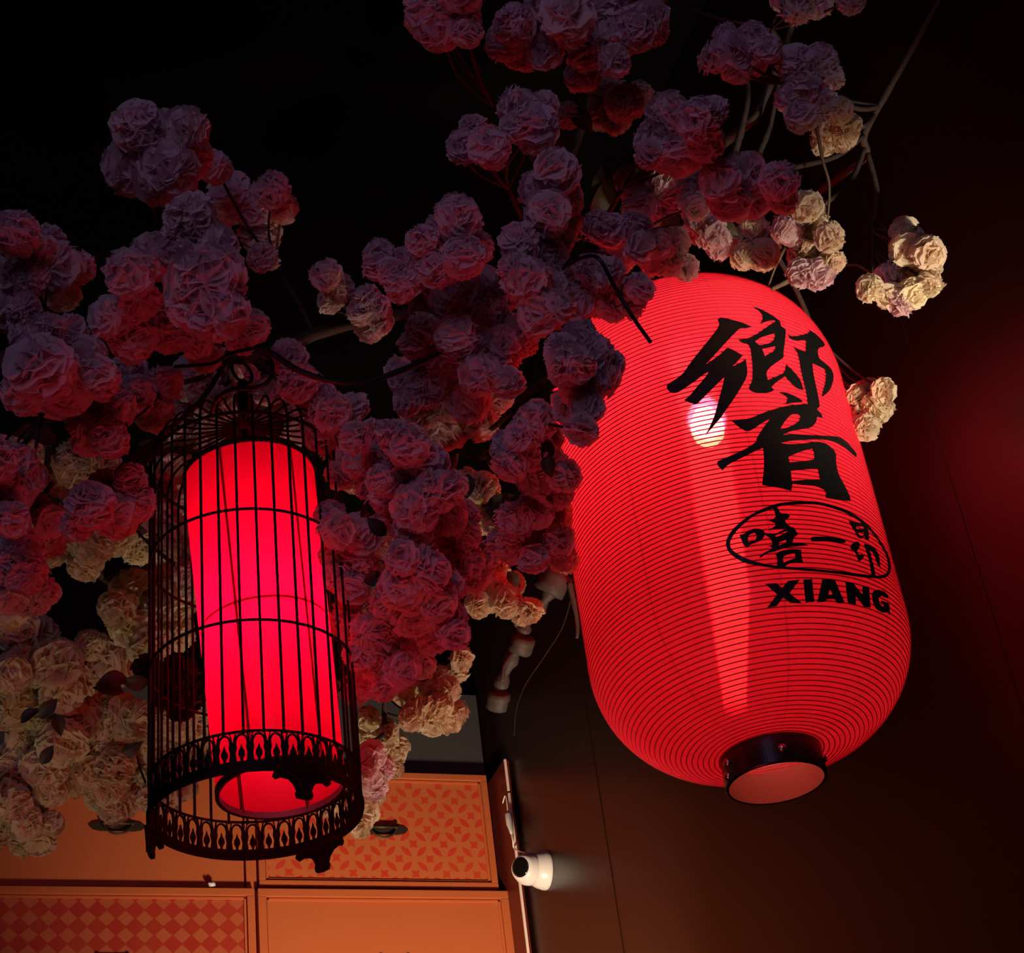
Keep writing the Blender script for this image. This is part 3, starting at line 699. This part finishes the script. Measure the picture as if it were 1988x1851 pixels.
b5p = bough('thin forked grey bough rising towards the upper right corner', [P(1500, 480, 2.95), P(1570, 390, 2.95), P(1640, 335, 2.9), P(1682, 300, 2.86), P(1678, 262, 2.84), P(1725, 175, 2.82), P(1785, 70, 2.80), P(1880, -100, 2.8)], .007, 'bark', knob=.08)
bough('thin dark twig rising between the upper right blossoms', [P(1422, 310, 2.9), P(1440, 250, 2.92), P(1452, 190, 2.95), P(1450, 150, 2.98)], .006)
bough('second dark twig beside the pink blossom on the upper right', [P(1468, 310, 2.92), P(1490, 260, 2.94), P(1502, 215, 2.96), P(1530, 60, 3.0)], .005)
bough('long thin tan twig hanging from the pale yellow blossom', [P(1585, 245, 2.62), P(1597, 310, 2.62), P(1610, 360, 2.63), P(1607, 425, 2.66)], .0026, 'twig')
bough('tan twig reaching out to the far right cream blossom', [P(1600, 470, 2.72), P(1640, 512, 2.72), P(1665, 515, 2.72), P(1690, 530, 2.7)], .0026, 'twig')
bough('short cut tan twig stub above the shoulder of the lantern', [P(1600, 500, 2.85), P(1540, 540, 2.84), P(1498, 562, 2.83)], .0055, 'twig')
bough('slender tan twig slanting down to the shoulder of the lantern', [P(1525, 480, 2.84), P(1505, 520, 2.84), P(1492, 556, 2.84)], .0022, 'twig')
allb = b1p + b2p + b3p + b4p + b5p

# bare taped branch hanging between the lamps
kb = P(1080, 1110, 3.1)
bt = thing('bare_branch', 'bare grey branch wrapped in tape hanging left of the large lantern', 'branch', kb)
q_ = [P(1100, 1060, 3.1), P(1085, 1110, 3.1), P(1058, 1165, 3.1), P(1030, 1195, 3.12), P(1015, 1225, 3.13), P(1000, 1262, 3.14), P(975, 1320, 3.16), P(962, 1372, 3.17)]
bm = bmesh.new(); tube(bm, [p - kb for p in catmull(q_, 5)], [.012 + .004 * math.sin(i * 1.7) for i in range(36)], 10); link_mesh('branch_stem', bm, M['tape'], bt, smooth=True)
for a0, a1_, rr in ((P(1085, 1110, 3.1), P(1062, 1150, 3.1), .030), (P(1017, 1236, 3.13), P(1009, 1268, 3.14), .021), (P(969, 1345, 3.16), P(963, 1378, 3.17), .020)):
    d_ = a1_ - a0; bm = bmesh.new(); tube(bm, [a0 - kb + d_ * t for t in (-.02, .03, .3, .6, .97, 1.02)], [rr * .75, rr, rr * 1.04, rr * .98, rr, rr * .7], 14)
    for v in bm.verts: v.co += Vector((math.sin(v.co.z * 170 + v.co.x * 90), math.sin(v.co.x * 150), 0)) * .0015
    link_mesh('tape_wrap', bm, M['tape'], bt, smooth=True)
for q2, r_w in (([P(1000, 1262, 3.14), P(980, 1290, 3.12), P(975, 1325, 3.12)], .004), ([P(1010, 1225, 3.13), P(1000, 1205, 3.12), P(1003, 1190, 3.12)], .005), ([P(1058, 1120, 3.1), P(1045, 1100, 3.09), P(1042, 1085, 3.09)], .008)):
    bm = bmesh.new(); tube(bm, [p - kb for p in catmull(q2, 4)], r_w, 8); link_mesh('side_twig', bm, M['tape'], bt, smooth=True)
bough('thin wiry vine curling down beside the taped branch', [P(1118, 1120, 3.1), P(1095, 1210, 3.12), P(1060, 1270, 3.13), P(1020, 1330, 3.14), P(1002, 1380, 3.15), P(998, 1430, 3.16)], .0014, 'bark', 'vine')
bough('short grey twig hanging close to the left side of the lantern', [P(1105, 1130, 3.05), P(1116, 1180, 3.05), P(1121, 1215, 3.05), P(1120, 1240, 3.05)], .005, 'tape')

# cables
def cord(label, pts, r, m='cable', name='power_cable', cat='cable'):
    pts = catmull(pts, 6); c = pts[0].copy(); bm = bmesh.new(); tube(bm, [p - c for p in pts], r, 8)
    o = link_mesh(name, bm, M[m], smooth=True, loc=c); tag(o, label, cat); return o
cord('black cable sagging from the top of the birdcage lamp to the right', [P(500, 675, 2.42), P(530, 688, 2.42), P(580, 720, 2.42), P(640, 739, 2.42), P(710, 742, 2.43), P(790, 715, 2.45), P(852, 687, 2.48)], .0042)
cord('black cable curving left from the top of the birdcage lamp', [P(500, 675, 2.44), P(450, 686, 2.5), P(415, 705, 2.52), P(370, 710, 2.55), P(340, 712, 2.6)], .0028)
cord('small black cable loop beside the top of the birdcage lamp', [P(512, 680, 2.44), P(528, 705, 2.44), P(525, 735, 2.44), P(500, 752, 2.44), P(450, 757, 2.46), P(422, 775, 2.48), P(412, 800, 2.5)], .0032)
cord('black cord end hanging in front of the lantern cloth', [P(1092, 523, 2.3), P(1125, 503, 2.29), P(1152, 497, 2.28), P(1170, 512, 2.27), P(1195, 560, 2.27), P(1230, 618, 2.26), P(1264, 666, 2.26)], .0026)
cord('thin black cord arching over the left shoulder of the lantern', [P(1095, 515, 2.32), P(1130, 490, 2.35), P(1180, 495, 2.4), P(1210, 530, 2.45)], .0022)
cord('black cord from which the large lantern hangs', [Vector((LX, LY, z_t1 + .03)), Vector((LX, LY, z_t1 + .16)), lhook + Vector((0, 0, .01))], .003)

# ---------------------------------------------------------------- blossoms
def floret_mesh(name, m, seed, R0=.030):
    rnd = random.Random(seed); bm = bmesh.new()
    for layer, (n, tilt, ln, wd) in enumerate(((5, 86, 1.0, .86), (4, 60, .92, .86), (3, 32, .80, .76), (2, 10, .62, .56))):
        for k in range(n):
            az = 2 * PI * (k + rnd.uniform(-.18, .18) + layer * .5) / n; tl = math.radians(tilt + rnd.uniform(-6, 6))
            L_ = R0 * ln * rnd.uniform(.88, 1.1); W_ = R0 * wd * rnd.uniform(.9, 1.15)
            ph = rnd.uniform(0, 6); curl = rnd.uniform(-.30, .02); fr = rnd.uniform(3.2, 4.6); notch = rnd.uniform(.04, .16)
            nu, nv = 6, 8; grid = []
            for i in range(nu + 1):
                u = i / nu; row = []
                for j in range(nv + 1):
                    v = -1 + 2 * j / nv
                    wide = W_ * (math.sin(min(u * 1.18 + .12, 1.42)) ** 1.1)
                    rr = L_ * u * (1 - .42 * v * v * u) * (1 - notch * u * math.exp(-(v * 5) ** 2)) * (1 + .05 * u * math.sin(v * 9 + ph * 2))
                    x = wide * v
                    zz = curl * L_ * u * u + .12 * W_ * v * v * (1 - .6 * u) + .06 * R0 * u * u * math.sin(v * fr * 1.3 + ph) + .015 * R0 * u * math.sin(u * 6 + ph)
                    # local: out along (sin tilt), petal normal towards the axis
                    o_, up = math.sin(tl), math.cos(tl)
                    pr_ = rr * o_ - zz * up; pz = rr * up + zz * o_
                    pt = Vector((pr_ * math.cos(az) - x * math.sin(az), pr_ * math.sin(az) + x * math.cos(az), pz - R0 * .25))
                    row.append(bm.verts.new(pt))
                grid.append(row)
            for i in range(nu):
                for j in range(nv):
                    if i == 0:
                        if j == 0: pass
                    bm.faces.new((grid[i][j], grid[i][j + 1], grid[i + 1][j + 1], grid[i + 1][j]))
    me = bpy.data.meshes.new(name); bm.to_mesh(me); bm.free(); me.shade_smooth(); me.materials.append(M[m]); return me
FM = {k: [floret_mesh('floret', k, s + 10 * i) for s in range(nv_)] for i, (k, nv_) in enumerate((('pink', 8), ('cream', 8), ('maroon', 3)))}
def leaf_mesh(m, seed):
    rnd = random.Random(seed); bm = bmesh.new(); rows = []
    for i in range(8):
        u = i / 7; w_ = .016 * math.sin(PI * u ** .8) + .0004
        rows.append([bm.verts.new((w_ * v, .055 * u, .006 * math.sin(u * 3) + .35 * w_ * abs(v))) for v in (-1, -.5, 0, .5, 1)])
    for i in range(7):
        for j in range(4): bm.faces.new((rows[i][j], rows[i][j + 1], rows[i + 1][j + 1], rows[i + 1][j]))
    me = bpy.data.meshes.new('leaf'); bm.to_mesh(me); bm.free(); me.shade_smooth(); me.materials.append(M[m]); return me
LM = {k: leaf_mesh(k, 3) for k in ('leaf', 'darkleaf')}
GRP = 'artificial cherry blossom sprays'
def spray(label, kind, dist, cl, leaves=(), seed=0):
    rnd = random.Random(hash_(label) + seed)
    cs = []
    for c in cl:
        px, py, r = c[:3]; dd = c[3] if len(c) > 3 else rnd.uniform(-.07, .07); kd = c[4] if len(c) > 4 else kind
        d = dist + dd; cs.append((P(px, py, d), r * d / 3450, kd))
    cen = sum((c[0] for c in cs), Vector()) / len(cs)
    base = min(allb, key=lambda p: (p - cen).length + .15 * abs(p.z - cen.z))
    t = thing('blossom_spray', label, 'blossoms', base, GRP)
    # stem: base -> fork -> every cluster
    bm = bmesh.new()
    fork = base.lerp(cen, .55) + Vector((0, .03, .02))
    tube(bm, [p - base for p in catmull([base, base.lerp(fork, .5) + Vector((.008, 0, -.01)), fork], 4)], .0042, 7)
    for p, r, kd in cs:
        mid = fork.lerp(p, .5) + Vector((rnd.uniform(-.015, .015), .02, .012))
        tube(bm, [q - base for q in catmull([fork, mid, p], 4)], .0022, 6)
    link_mesh('stem', bm, M['bark'], t, smooth=True)
    for p, r, kd in cs:
        e = bpy.data.objects.new('blossom_cluster', None); COL.objects.link(e); e.parent = t; e.location = p - base; e.empty_display_size = .02
        if kd != kind: e['label'] = {'cream': 'cream coloured blossom cluster', 'pink': 'pink tinted blossom cluster', 'maroon': 'dark wilted blossom cluster'}[kd]
        fr = max(.021, r * .90); n = 5 if r < .026 else 6 if r < .04 else 8
        # florets spread over the ball
        off = rnd.random() * 6
        for i in range(n):
            z = 1 - 2 * (i + .5) / n; a_ = off + i * 2.39996; q = math.sqrt(1 - z * z)
            d_ = Vector((q * math.cos(a_), z, q * math.sin(a_))) + Vector([rnd.uniform(-.2, .2) for _ in range(3)]); d_.normalize()
            o = bpy.data.objects.new('floret', rnd.choice(FM[kd])); COL.objects.link(o); o.parent = e
            o.location = d_ * (r - fr * .50) * rnd.uniform(.85, 1.12)
            s = fr / .030 * rnd.uniform(.88, 1.15); o.scale = (s, s, s * rnd.uniform(.9, 1.1))
            qq = d_.to_track_quat('Z', 'Y'); o.rotation_mode = 'QUATERNION'; o.rotation_quaternion = qq @ Quaternion((0, 0, 1), rnd.uniform(0, 6.28))
    for lf in leaves:
        px, py, s, ang = lf[:4]; d = dist + (lf[4] if len(lf) > 4 else .05); kk = lf[5] if len(lf) > 5 else 'leaf'
        p = P(px, py, d); o = bpy.data.objects.new('leaf', LM[kk]); COL.objects.link(o); o.parent = t; s *= .6; o.location = p - base; o.scale = (s, s, s)
        # leaf points along the chosen image direction, face roughly to the viewer
        v = (P(px + 40 * math.cos(ang), py - 40 * math.sin(ang), d) - p).normalized(); nrm = (CAM - p).normalized()
        nrm = (nrm + Vector((rnd.uniform(-.6, .6), 0, rnd.uniform(-.6, .6)))).normalized(); xx = v.cross(nrm).normalized(); nrm = xx.cross(v)
        o.rotation_euler = Matrix((xx, v, nrm)).transposed().to_euler()
    return t
def hash_(s): return sum((i + 1) * ord(c) for i, c in enumerate(s)) % 99991

spray('dim pink spray highest on the left against the black ceiling', 'pink', 2.62, [(268,248,52),(362,250,44),(262,318,58),(322,330,66),(372,310,44),(305,270,60)])
spray('small dark reddish spray right of the highest left blossoms', 'pink', 2.85, [(418,325,32),(452,388,46),(500,410,40),(528,370,36),(550,402,30),(508,455,42),(512,500,32)])
spray('tall pink spray directly above the birdcage lamp', 'pink', 2.45, [(372,428,56),(350,480,50),(418,480,44),(300,498,46),(252,535,50),(400,545,76,-.1),(420,605,62,-.12),(372,590,52,-.1)])
spray('bright red lit spray just over the hook of the birdcage lamp', 'pink', 2.55, [(492,635,36),(470,660,30),(268,582,44),(215,618,44),(258,660,48),(330,640,46),(300,605,44),(378,660,34,.1),(400,690,34,.15)])
spray('pinkish purple spray at the left edge under the black ceiling', 'pink', 2.5, [(28,452,46),(66,486,42),(18,530,44),(60,540,36),(12,600,44),(45,600,34),(-20,480,50)])
spray('faint plum coloured spray behind the left edge blossoms', 'pink', 2.85, [(92,470,34),(115,520,46),(152,520,34),(122,570,36)])
spray('large bluish pink spray at the left edge above the red ones', 'pink', 2.4, [(52,650,34),(92,640,36),(135,640,34),(80,720,66,-.05),(118,752,56),(50,760,46),(168,690,42),(190,735,44)])
spray('crimson lit spray left of the top of the birdcage', 'pink', 2.5, [(178,800,56),(220,790,42),(212,850,40),(170,855,34),(262,770,40,.15),(300,800,40,.2),(318,745,40,.2),(250,720,38,.2)], [(110,860,1.4,2.8,.2,'darkleaf'),(80,830,1.3,3.4,.2,'darkleaf'),(140,845,1.2,.3,.2,'darkleaf')])
spray('mauve spray at the left edge level with the cage top', 'pink', 2.45, [(28,905,46),(20,955,46),(60,930,34),(-15,900,50),(20,1010,34)])
spray('deep pink spray just left of the cage bars', 'pink', 2.5, [(175,985,46),(222,1000,46),(262,975,40),(252,930,32),(205,950,36),(150,1020,30)])
spray('red lit spray low on the left edge by the dark hole', 'pink', 2.6, [(95,1010,34),(70,985,28),(40,1060,44),(48,1110,44),(60,1160,40),(22,1150,42),(90,1150,26),(12,1100,38),(100,1055,26)])
spray('brownish cream spray in shade above the dark hole', 'cream', 2.95, [(150,900,50),(190,905,44),(120,930,38),(60,870,40),(130,1030,40),(180,1060,40),(225,1040,40),(270,1060,42),(165,1095,36),(100,1075,30),(60,1030,34),(20,1180,40)], [(150,935,1.3,.2,-.02,'darkleaf'),(75,975,1.2,1.,-.02,'darkleaf')])
spray('cream spray seen through the left bars of the cage', 'cream', 3.0, [(262,1150,50),(228,1180,40),(262,1215,48),(318,1110,42),(335,1170,44),(300,1060,38),(345,1060,40),(290,1255,44),(345,1230,36)])
spray('pink spray glimpsed through the bars on the left side of the shade', 'pink', 2.85, [(330,960,40),(350,1000,34),(385,1080,34),(378,1130,34),(330,900,38),(345,1035,34),(360,1110,26),(310,1000,36)])
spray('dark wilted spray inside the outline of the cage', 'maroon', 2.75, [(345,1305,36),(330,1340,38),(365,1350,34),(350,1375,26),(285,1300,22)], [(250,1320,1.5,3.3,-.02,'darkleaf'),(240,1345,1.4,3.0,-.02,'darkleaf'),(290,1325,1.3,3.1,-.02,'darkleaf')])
spray('broad cream spray in shade at the left edge', 'cream', 3.1, [(30,1215,46),(75,1235,42),(60,1290,48),(110,1290,48),(160,1310,46),(205,1290,50),(20,1310,44),(180,1255,34),(120,1345,44),(30,1370,50),(80,1380,46)], [(75,1395,1.3,.8,-.12,'darkleaf'),(40,1405,1.2,.6,-.12,'darkleaf'),(105,1385,1.2,5.,-.12,'darkleaf')])
spray('full cream spray in front of the upper cabinet by the cage', 'cream', 3.15, [(200,1375,50),(240,1400,48),(160,1395,44),(258,1440,42),(215,1440,46),(170,1450,46),(120,1440,48),(270,1480,40),(225,1490,42),(180,1500,44),(140,1510,38),(60,1440,50),(90,1490,46),(30,1490,46)], [(80,1485,1.1,1.,-.14,'darkleaf'),(235,1462,1.2,.5,-.14,'darkleaf')])
spray('lowest cream spray drooping over the plain cabinet door', 'cream', 3.2, [(20,1560,44),(70,1545,36),(95,1535,34),(45,1600,36),(75,1628,34),(100,1600,24),(45,1640,26),(8,1600,34),(10,1510,40),(-15,1620,34)])
spray('cream spray hanging just above the left cabinet handle', 'cream', 3.2, [(215,1530,38),(245,1550,36),(220,1575,30),(195,1545,30),(240,1520,34)])
spray('cream spray seen through the lower left bars of the cage', 'cream', 3.1, [(310,1440,44),(345,1400,40),(300,1500,42),(335,1470,40),(350,1520,34),(325,1548,30),(370,1440,36),(295,1550,30),(390,1380,34),(290,1400,40)])
spray('rosy spray behind the open dome of the cage', 'pink', 2.85, [(380,730,50),(345,770,50),(430,720,44),(420,790,48),(470,740,38),(480,790,38),(340,820,48),(400,840,44),(550,830,48),(520,760,30),(440,850,40),(490,860,40)], [(590,790,1.5,.6,-.05,'darkleaf'),(560,770,1.6,.2,-.05,'darkleaf'),(610,830,1.5,5.6,-.05,'darkleaf'),(540,800,1.5,4.6,-.05,'darkleaf'),(380,860,1.5,3.3,-.05,'darkleaf'),(330,870,1.5,3.0,-.05,'darkleaf')])
spray('vivid red lit spray right of the cage dome', 'pink', 2.65, [(558,690,38),(580,745,44),(612,770,40),(640,800,44),(625,840,40),(672,825,30),(690,790,28),(660,870,40),(700,870,44),(690,920,38),(660,920,30),(720,900,34)], [(655,960,1.4,4.5,.1,'darkleaf'),(690,985,1.4,5.2,.1,'darkleaf')])
# middle
spray('small dark pink spray alone in the black gap above the cage cable', 'pink', 2.75, [(632,535,32),(655,560,32),(640,585,26),(712,585,32),(700,610,26),(735,600,26),(718,638,30),(740,625,20)])
spray('two pale mauve pompoms alone against the black ceiling', 'pink', 2.45, [(900,285,38),(950,288,42),(1008,212,44),(1040,250,46),(1000,250,30),(1055,205,26),(920,250,22)])
spray('mauve spray cut by the top edge left of centre', 'pink', 2.5, [(850,30,62),(828,-10,50),(890,30,48),(905,62,30),(860,70,32),(900,-20,50)])
spray('broad plum spray at the top edge of the middle', 'pink', 2.6, [(998,50,44),(980,85,38),(1015,105,38),(1060,100,36),(1100,40,54),(1080,-10,54),(1150,30,54),(1150,95,46),(1190,70,46),(1210,20,50),(1190,120,34),(1230,60,40),(1262,30,36),(1270,62,26)])
spray('rusty shaded spray below the top middle blossoms', 'pink', 2.78, [(1130,145,34),(1100,225,24),(1180,185,38),(1215,200,38),(1240,190,30),(1170,225,30),(1195,235,30)], [(1100,250,1.5,4.6,0,'leaf'),(1110,210,1.5,5.4,0,'leaf')])
spray('big two toned mauve and red pompom above the lantern', 'pink', 2.42, [(1300,225,48),(1360,235,46),(1275,275,44),(1320,285,56),(1370,275,38),(1260,300,28),(1300,310,34),(1385,215,28)])
spray('second two toned mauve and red spray closer to the lantern', 'pink', 2.46, [(1400,350,44),(1440,345,50),(1460,385,42),(1415,385,44),(1512,350,38),(1520,385,30),(1480,360,34)])
spray('rusty pompom in the upper right against black', 'pink', 2.7, [(1385,115,32),(1420,100,40),(1455,115,38),(1490,95,28),(1430,135,30),(1410,75,30),(1460,75,32)])
spray('dark rusty blossoms cut by the top edge on the right', 'pink', 2.9, [(1545,15,34),(1590,10,28),(1650,0,26),(1530,-10,34),(1275,-20,30)])
spray('plum and orange spray in the upper right', 'pink', 2.65, [(1545,125,38),(1590,120,36),(1610,150,26),(1560,165,34),(1535,190,30),(1555,225,32),(1600,200,28)])
spray('pale yellow pompom lit from the side in the upper right', 'cream', 2.66, [(1615,240,36),(1635,265,32),(1600,275,28),(1628,215,28),(1645,245,26)])
spray('shaded blossoms tucked between the two toned pompoms', 'pink', 2.85, [(1280,380,44),(1330,370,40),(1290,350,34),(1350,400,34),(1230,360,38),(1340,340,36),(1250,410,40)], [(1180,400,2.,1.7,0,'leaf'),(1150,430,2.2,1.3,0,'leaf'),(1240,340,2.,.7,0,'leaf'),(1320,420,2.,3.8,0,'leaf')])
spray('peach spray over the crown of the lantern', 'pink', 2.66, [(1360,430,34),(1385,455,32),(1395,478,22),(1350,400,28),(1350,450,24)], [(1400,430,1.,5.6,.02,'leaf')])
spray('tan peach pompom hanging over the crown of the lantern', 'cream', 2.7, [(1450,470,34),(1480,495,34),(1445,500,30),(1465,440,22),(1490,470,24)])
spray('cream and coral spray right of the crown of the lantern', 'cream', 2.66, [(1565,400,32),(1580,440,34),(1610,460,32),(1525,445,32,-.03,'pink'),(1570,480,32),(1555,500,28,0,'pink'),(1590,530,34,-.04,'pink'),(1555,530,28,-.04,'pink'),(1615,510,24),(1590,490,30)])
spray('bright cream pompom farthest to the right', 'cream', 2.66, [(1765,475,38),(1800,490,36),(1790,520,36),(1755,500,30),(1725,540,30,.03,'pink'),(1745,525,24,.03,'pink'),(1690,560,28),(1725,575,30),(1770,570,32,-.02),(1805,550,26),(1750,590,16,-.02,'pink'),(1755,450,20)])
spray('cream pompom peeking out behind the right side of the lantern', 'cream', 2.86, [(1690,765,34),(1705,790,32),(1675,800,34),(1665,770,28),(1680,830,22),(1715,760,20)])
spray('crimson spray leaning on the left shoulder of the lantern', 'pink', 2.62, [(1190,450,36),(1235,440,34),(1245,480,36),(1285,475,32),(1310,470,26),(1200,500,34),(1300,510,24),(1330,520,22),(1160,440,34),(1270,505,30)])
spray('red lit spray touching the left of the lantern crown', 'pink', 2.42, [(1130,545,42),(1165,570,46),(1190,590,34),(1210,570,36),(1240,560,28),(1145,520,32),(1120,590,38),(1180,530,36),(1225,590,22)])
spray('tall mauve column of blossoms above centre', 'pink', 2.42, [(1080,335,46),(1050,370,42),(1090,385,40),(1065,415,46),(1095,430,36),(1075,465,44)])
spray('bluish grey column of blossoms in the centre', 'pink', 2.35, [(1010,475,44),(1050,500,50),(1025,545,50),(1060,560,46),(1050,610,46),(1080,600,36),(1085,530,34),(1000,520,34)])
spray('pale mauve spray left of centre against black', 'pink', 2.45, [(885,425,46),(910,450,36),(850,460,38),(820,470,34),(800,520,46),(735,495,32),(760,530,32),(780,555,36),(850,520,46),(900,500,44),(925,480,36),(735,520,22)])
spray('rosy spray beneath the pale mauve one', 'pink', 2.58, [(860,570,42),(900,560,40),(940,550,40),(830,600,40),(880,610,40),(930,600,40),(820,640,36),(800,670,26),(975,575,36)])
spray('glowing orange red blossom left of the bluish column', 'pink', 2.52, [(1000,650,40),(970,670,40),(1015,665,32),(950,640,38),(985,690,28),(960,610,32)])
spray('plum spray in the middle over the cable end', 'pink', 2.5, [(890,660,48),(860,690,44),(900,700,46),(930,730,44),(960,720,38),(850,650,38),(985,740,30)])
spray('dusky spray hanging below the cable', 'pink', 2.62, [(790,740,36),(775,720,24),(830,750,44),(820,790,46),(870,780,46),(910,780,44),(960,770,36),(870,830,44),(930,820,40),(790,780,30)])
spray('large slate blue blossom overlapping the lantern edge', 'pink', 2.18, [(1125,655,38),(1150,690,46),(1110,710,46),(1165,730,42),(1125,750,44),(1110,790,38),(1140,790,34),(1128,835,22),(1185,710,24),(1090,680,30)], seed=2)
spray('red spray against the left edge of the lantern', 'pink', 2.32, [(1040,820,42),(1015,850,38),(1060,850,28),(1030,885,36),(985,870,36),(1075,905,36),(1095,925,30),(1040,930,40),(990,900,34),(1080,960,30),(1050,875,32)], [(1060,850,1.1,4.6,-.05,'darkleaf'),(1062,880,1.,4.9,-.05,'darkleaf')])
spray('dark pink spray low beside the lantern', 'pink', 2.38, [(1000,1010,42),(1040,990,40),(1070,1000,32),(1010,1060,44),(1055,1060,42),(1085,1050,30),(975,1050,34),(1035,1085,26),(1090,1080,18)])
spray('shaded tan blossoms in the gap between the middle sprays', 'cream', 2.72, [(940,950,36),(955,990,36),(930,1010,32),(965,1020,28),(1095,1000,28),(1100,1090,22),(905,940,32)], [(910,920,1.2,4.6,-.12,'darkleaf'),(945,980,1.4,.3,-.12,'darkleaf'),(970,870,1.2,4.4,-.1,'leaf')])
spray('huge bluish mauve pompom right of the cage', 'pink', 2.35, [(790,865,44),(760,845,30),(830,900,46),(780,925,46),(850,950,46),(760,965,44),(810,985,50),(865,1000,42),(800,1030,40),(740,930,32),(880,940,30)])
spray('pink spray left of the huge mauve pompom', 'pink', 2.5, [(720,850,38),(735,890,36),(690,850,34),(715,940,30),(740,985,30),(700,900,34)])
spray('fuchsia spray hugging the right bars of the cage', 'pink', 2.55, [(655,1030,38),(700,1040,42),(740,1050,40),(650,1080,34),(690,1090,42),(720,1120,38),(680,1140,38),(655,1120,30),(640,1000,28),(690,1180,40),(665,1210,30)], [(700,1005,1.2,1.,-.12,'darkleaf'),(770,1055,1.3,6.2,-.14,'darkleaf'),(750,1040,1.1,2.4,-.14,'darkleaf'),(705,1130,1.1,.3,-.14,'darkleaf')])
spray('large purple pompom low in the middle', 'pink', 2.35, [(785,1085,38),(830,1110,46),(780,1140,48),(845,1165,44),(800,1190,46),(870,1200,40),(750,1170,36),(880,1230,30),(840,1230,40),(870,1140,32)])
spray('narrow red spray right of the purple pompoms', 'pink', 2.45, [(900,1040,38),(905,1090,38),(925,1120,30),(880,1060,36),(945,1080,26),(905,1000,30),(890,1130,28)])
spray('lowest pink spray right of the cage', 'pink', 2.5, [(720,1230,42),(760,1250,44),(800,1260,38),(700,1270,38),(740,1290,42),(780,1300,36),(715,1320,38),(690,1340,28),(745,1335,28),(690,1225,32),(820,1290,24)])
spray('dull mauve blossom low beside the cage base', 'pink', 2.75, [(722,1465,28),(740,1490,26),(715,1505,28),(725,1528,20)])
spray('cream spray left of the bare taped branch', 'cream', 2.9, [(965,1115,26),(960,1145,34),(995,1135,26),(940,1165,26),(985,1170,34),(1015,1190,26),(1030,1185,16),(925,1175,16)], [(985,1110,1.,5.4,-.06,'leaf'),(910,1180,1.3,3.4,-.02,'leaf')])
spray('long cream spray hanging in the gap above the cabinets', 'cream', 3.0, [(895,1280,20),(885,1305,26),(860,1320,28),(845,1345,28),(870,1340,22)])
spray('round cream pompom above the orange cabinet corner', 'cream', 2.98, [(805,1350,30),(785,1345,26),(820,1385,36),(850,1375,32),(870,1400,28),(840,1405,30),(800,1395,28),(885,1385,20)])
spray('thin cream spray between the cage and the orange cabinet', 'cream', 3.0, [(715,1395,24),(740,1415,26),(755,1430,20),(715,1430,22),(765,1465,24),(760,1490,22),(770,1450,18)])
spray('pale yellow blossoms right of the pierced cage base', 'cream', 2.9, [(715,1550,24),(710,1580,20),(725,1545,16),(700,1600,14),(690,1560,20),(640,1565,16)])
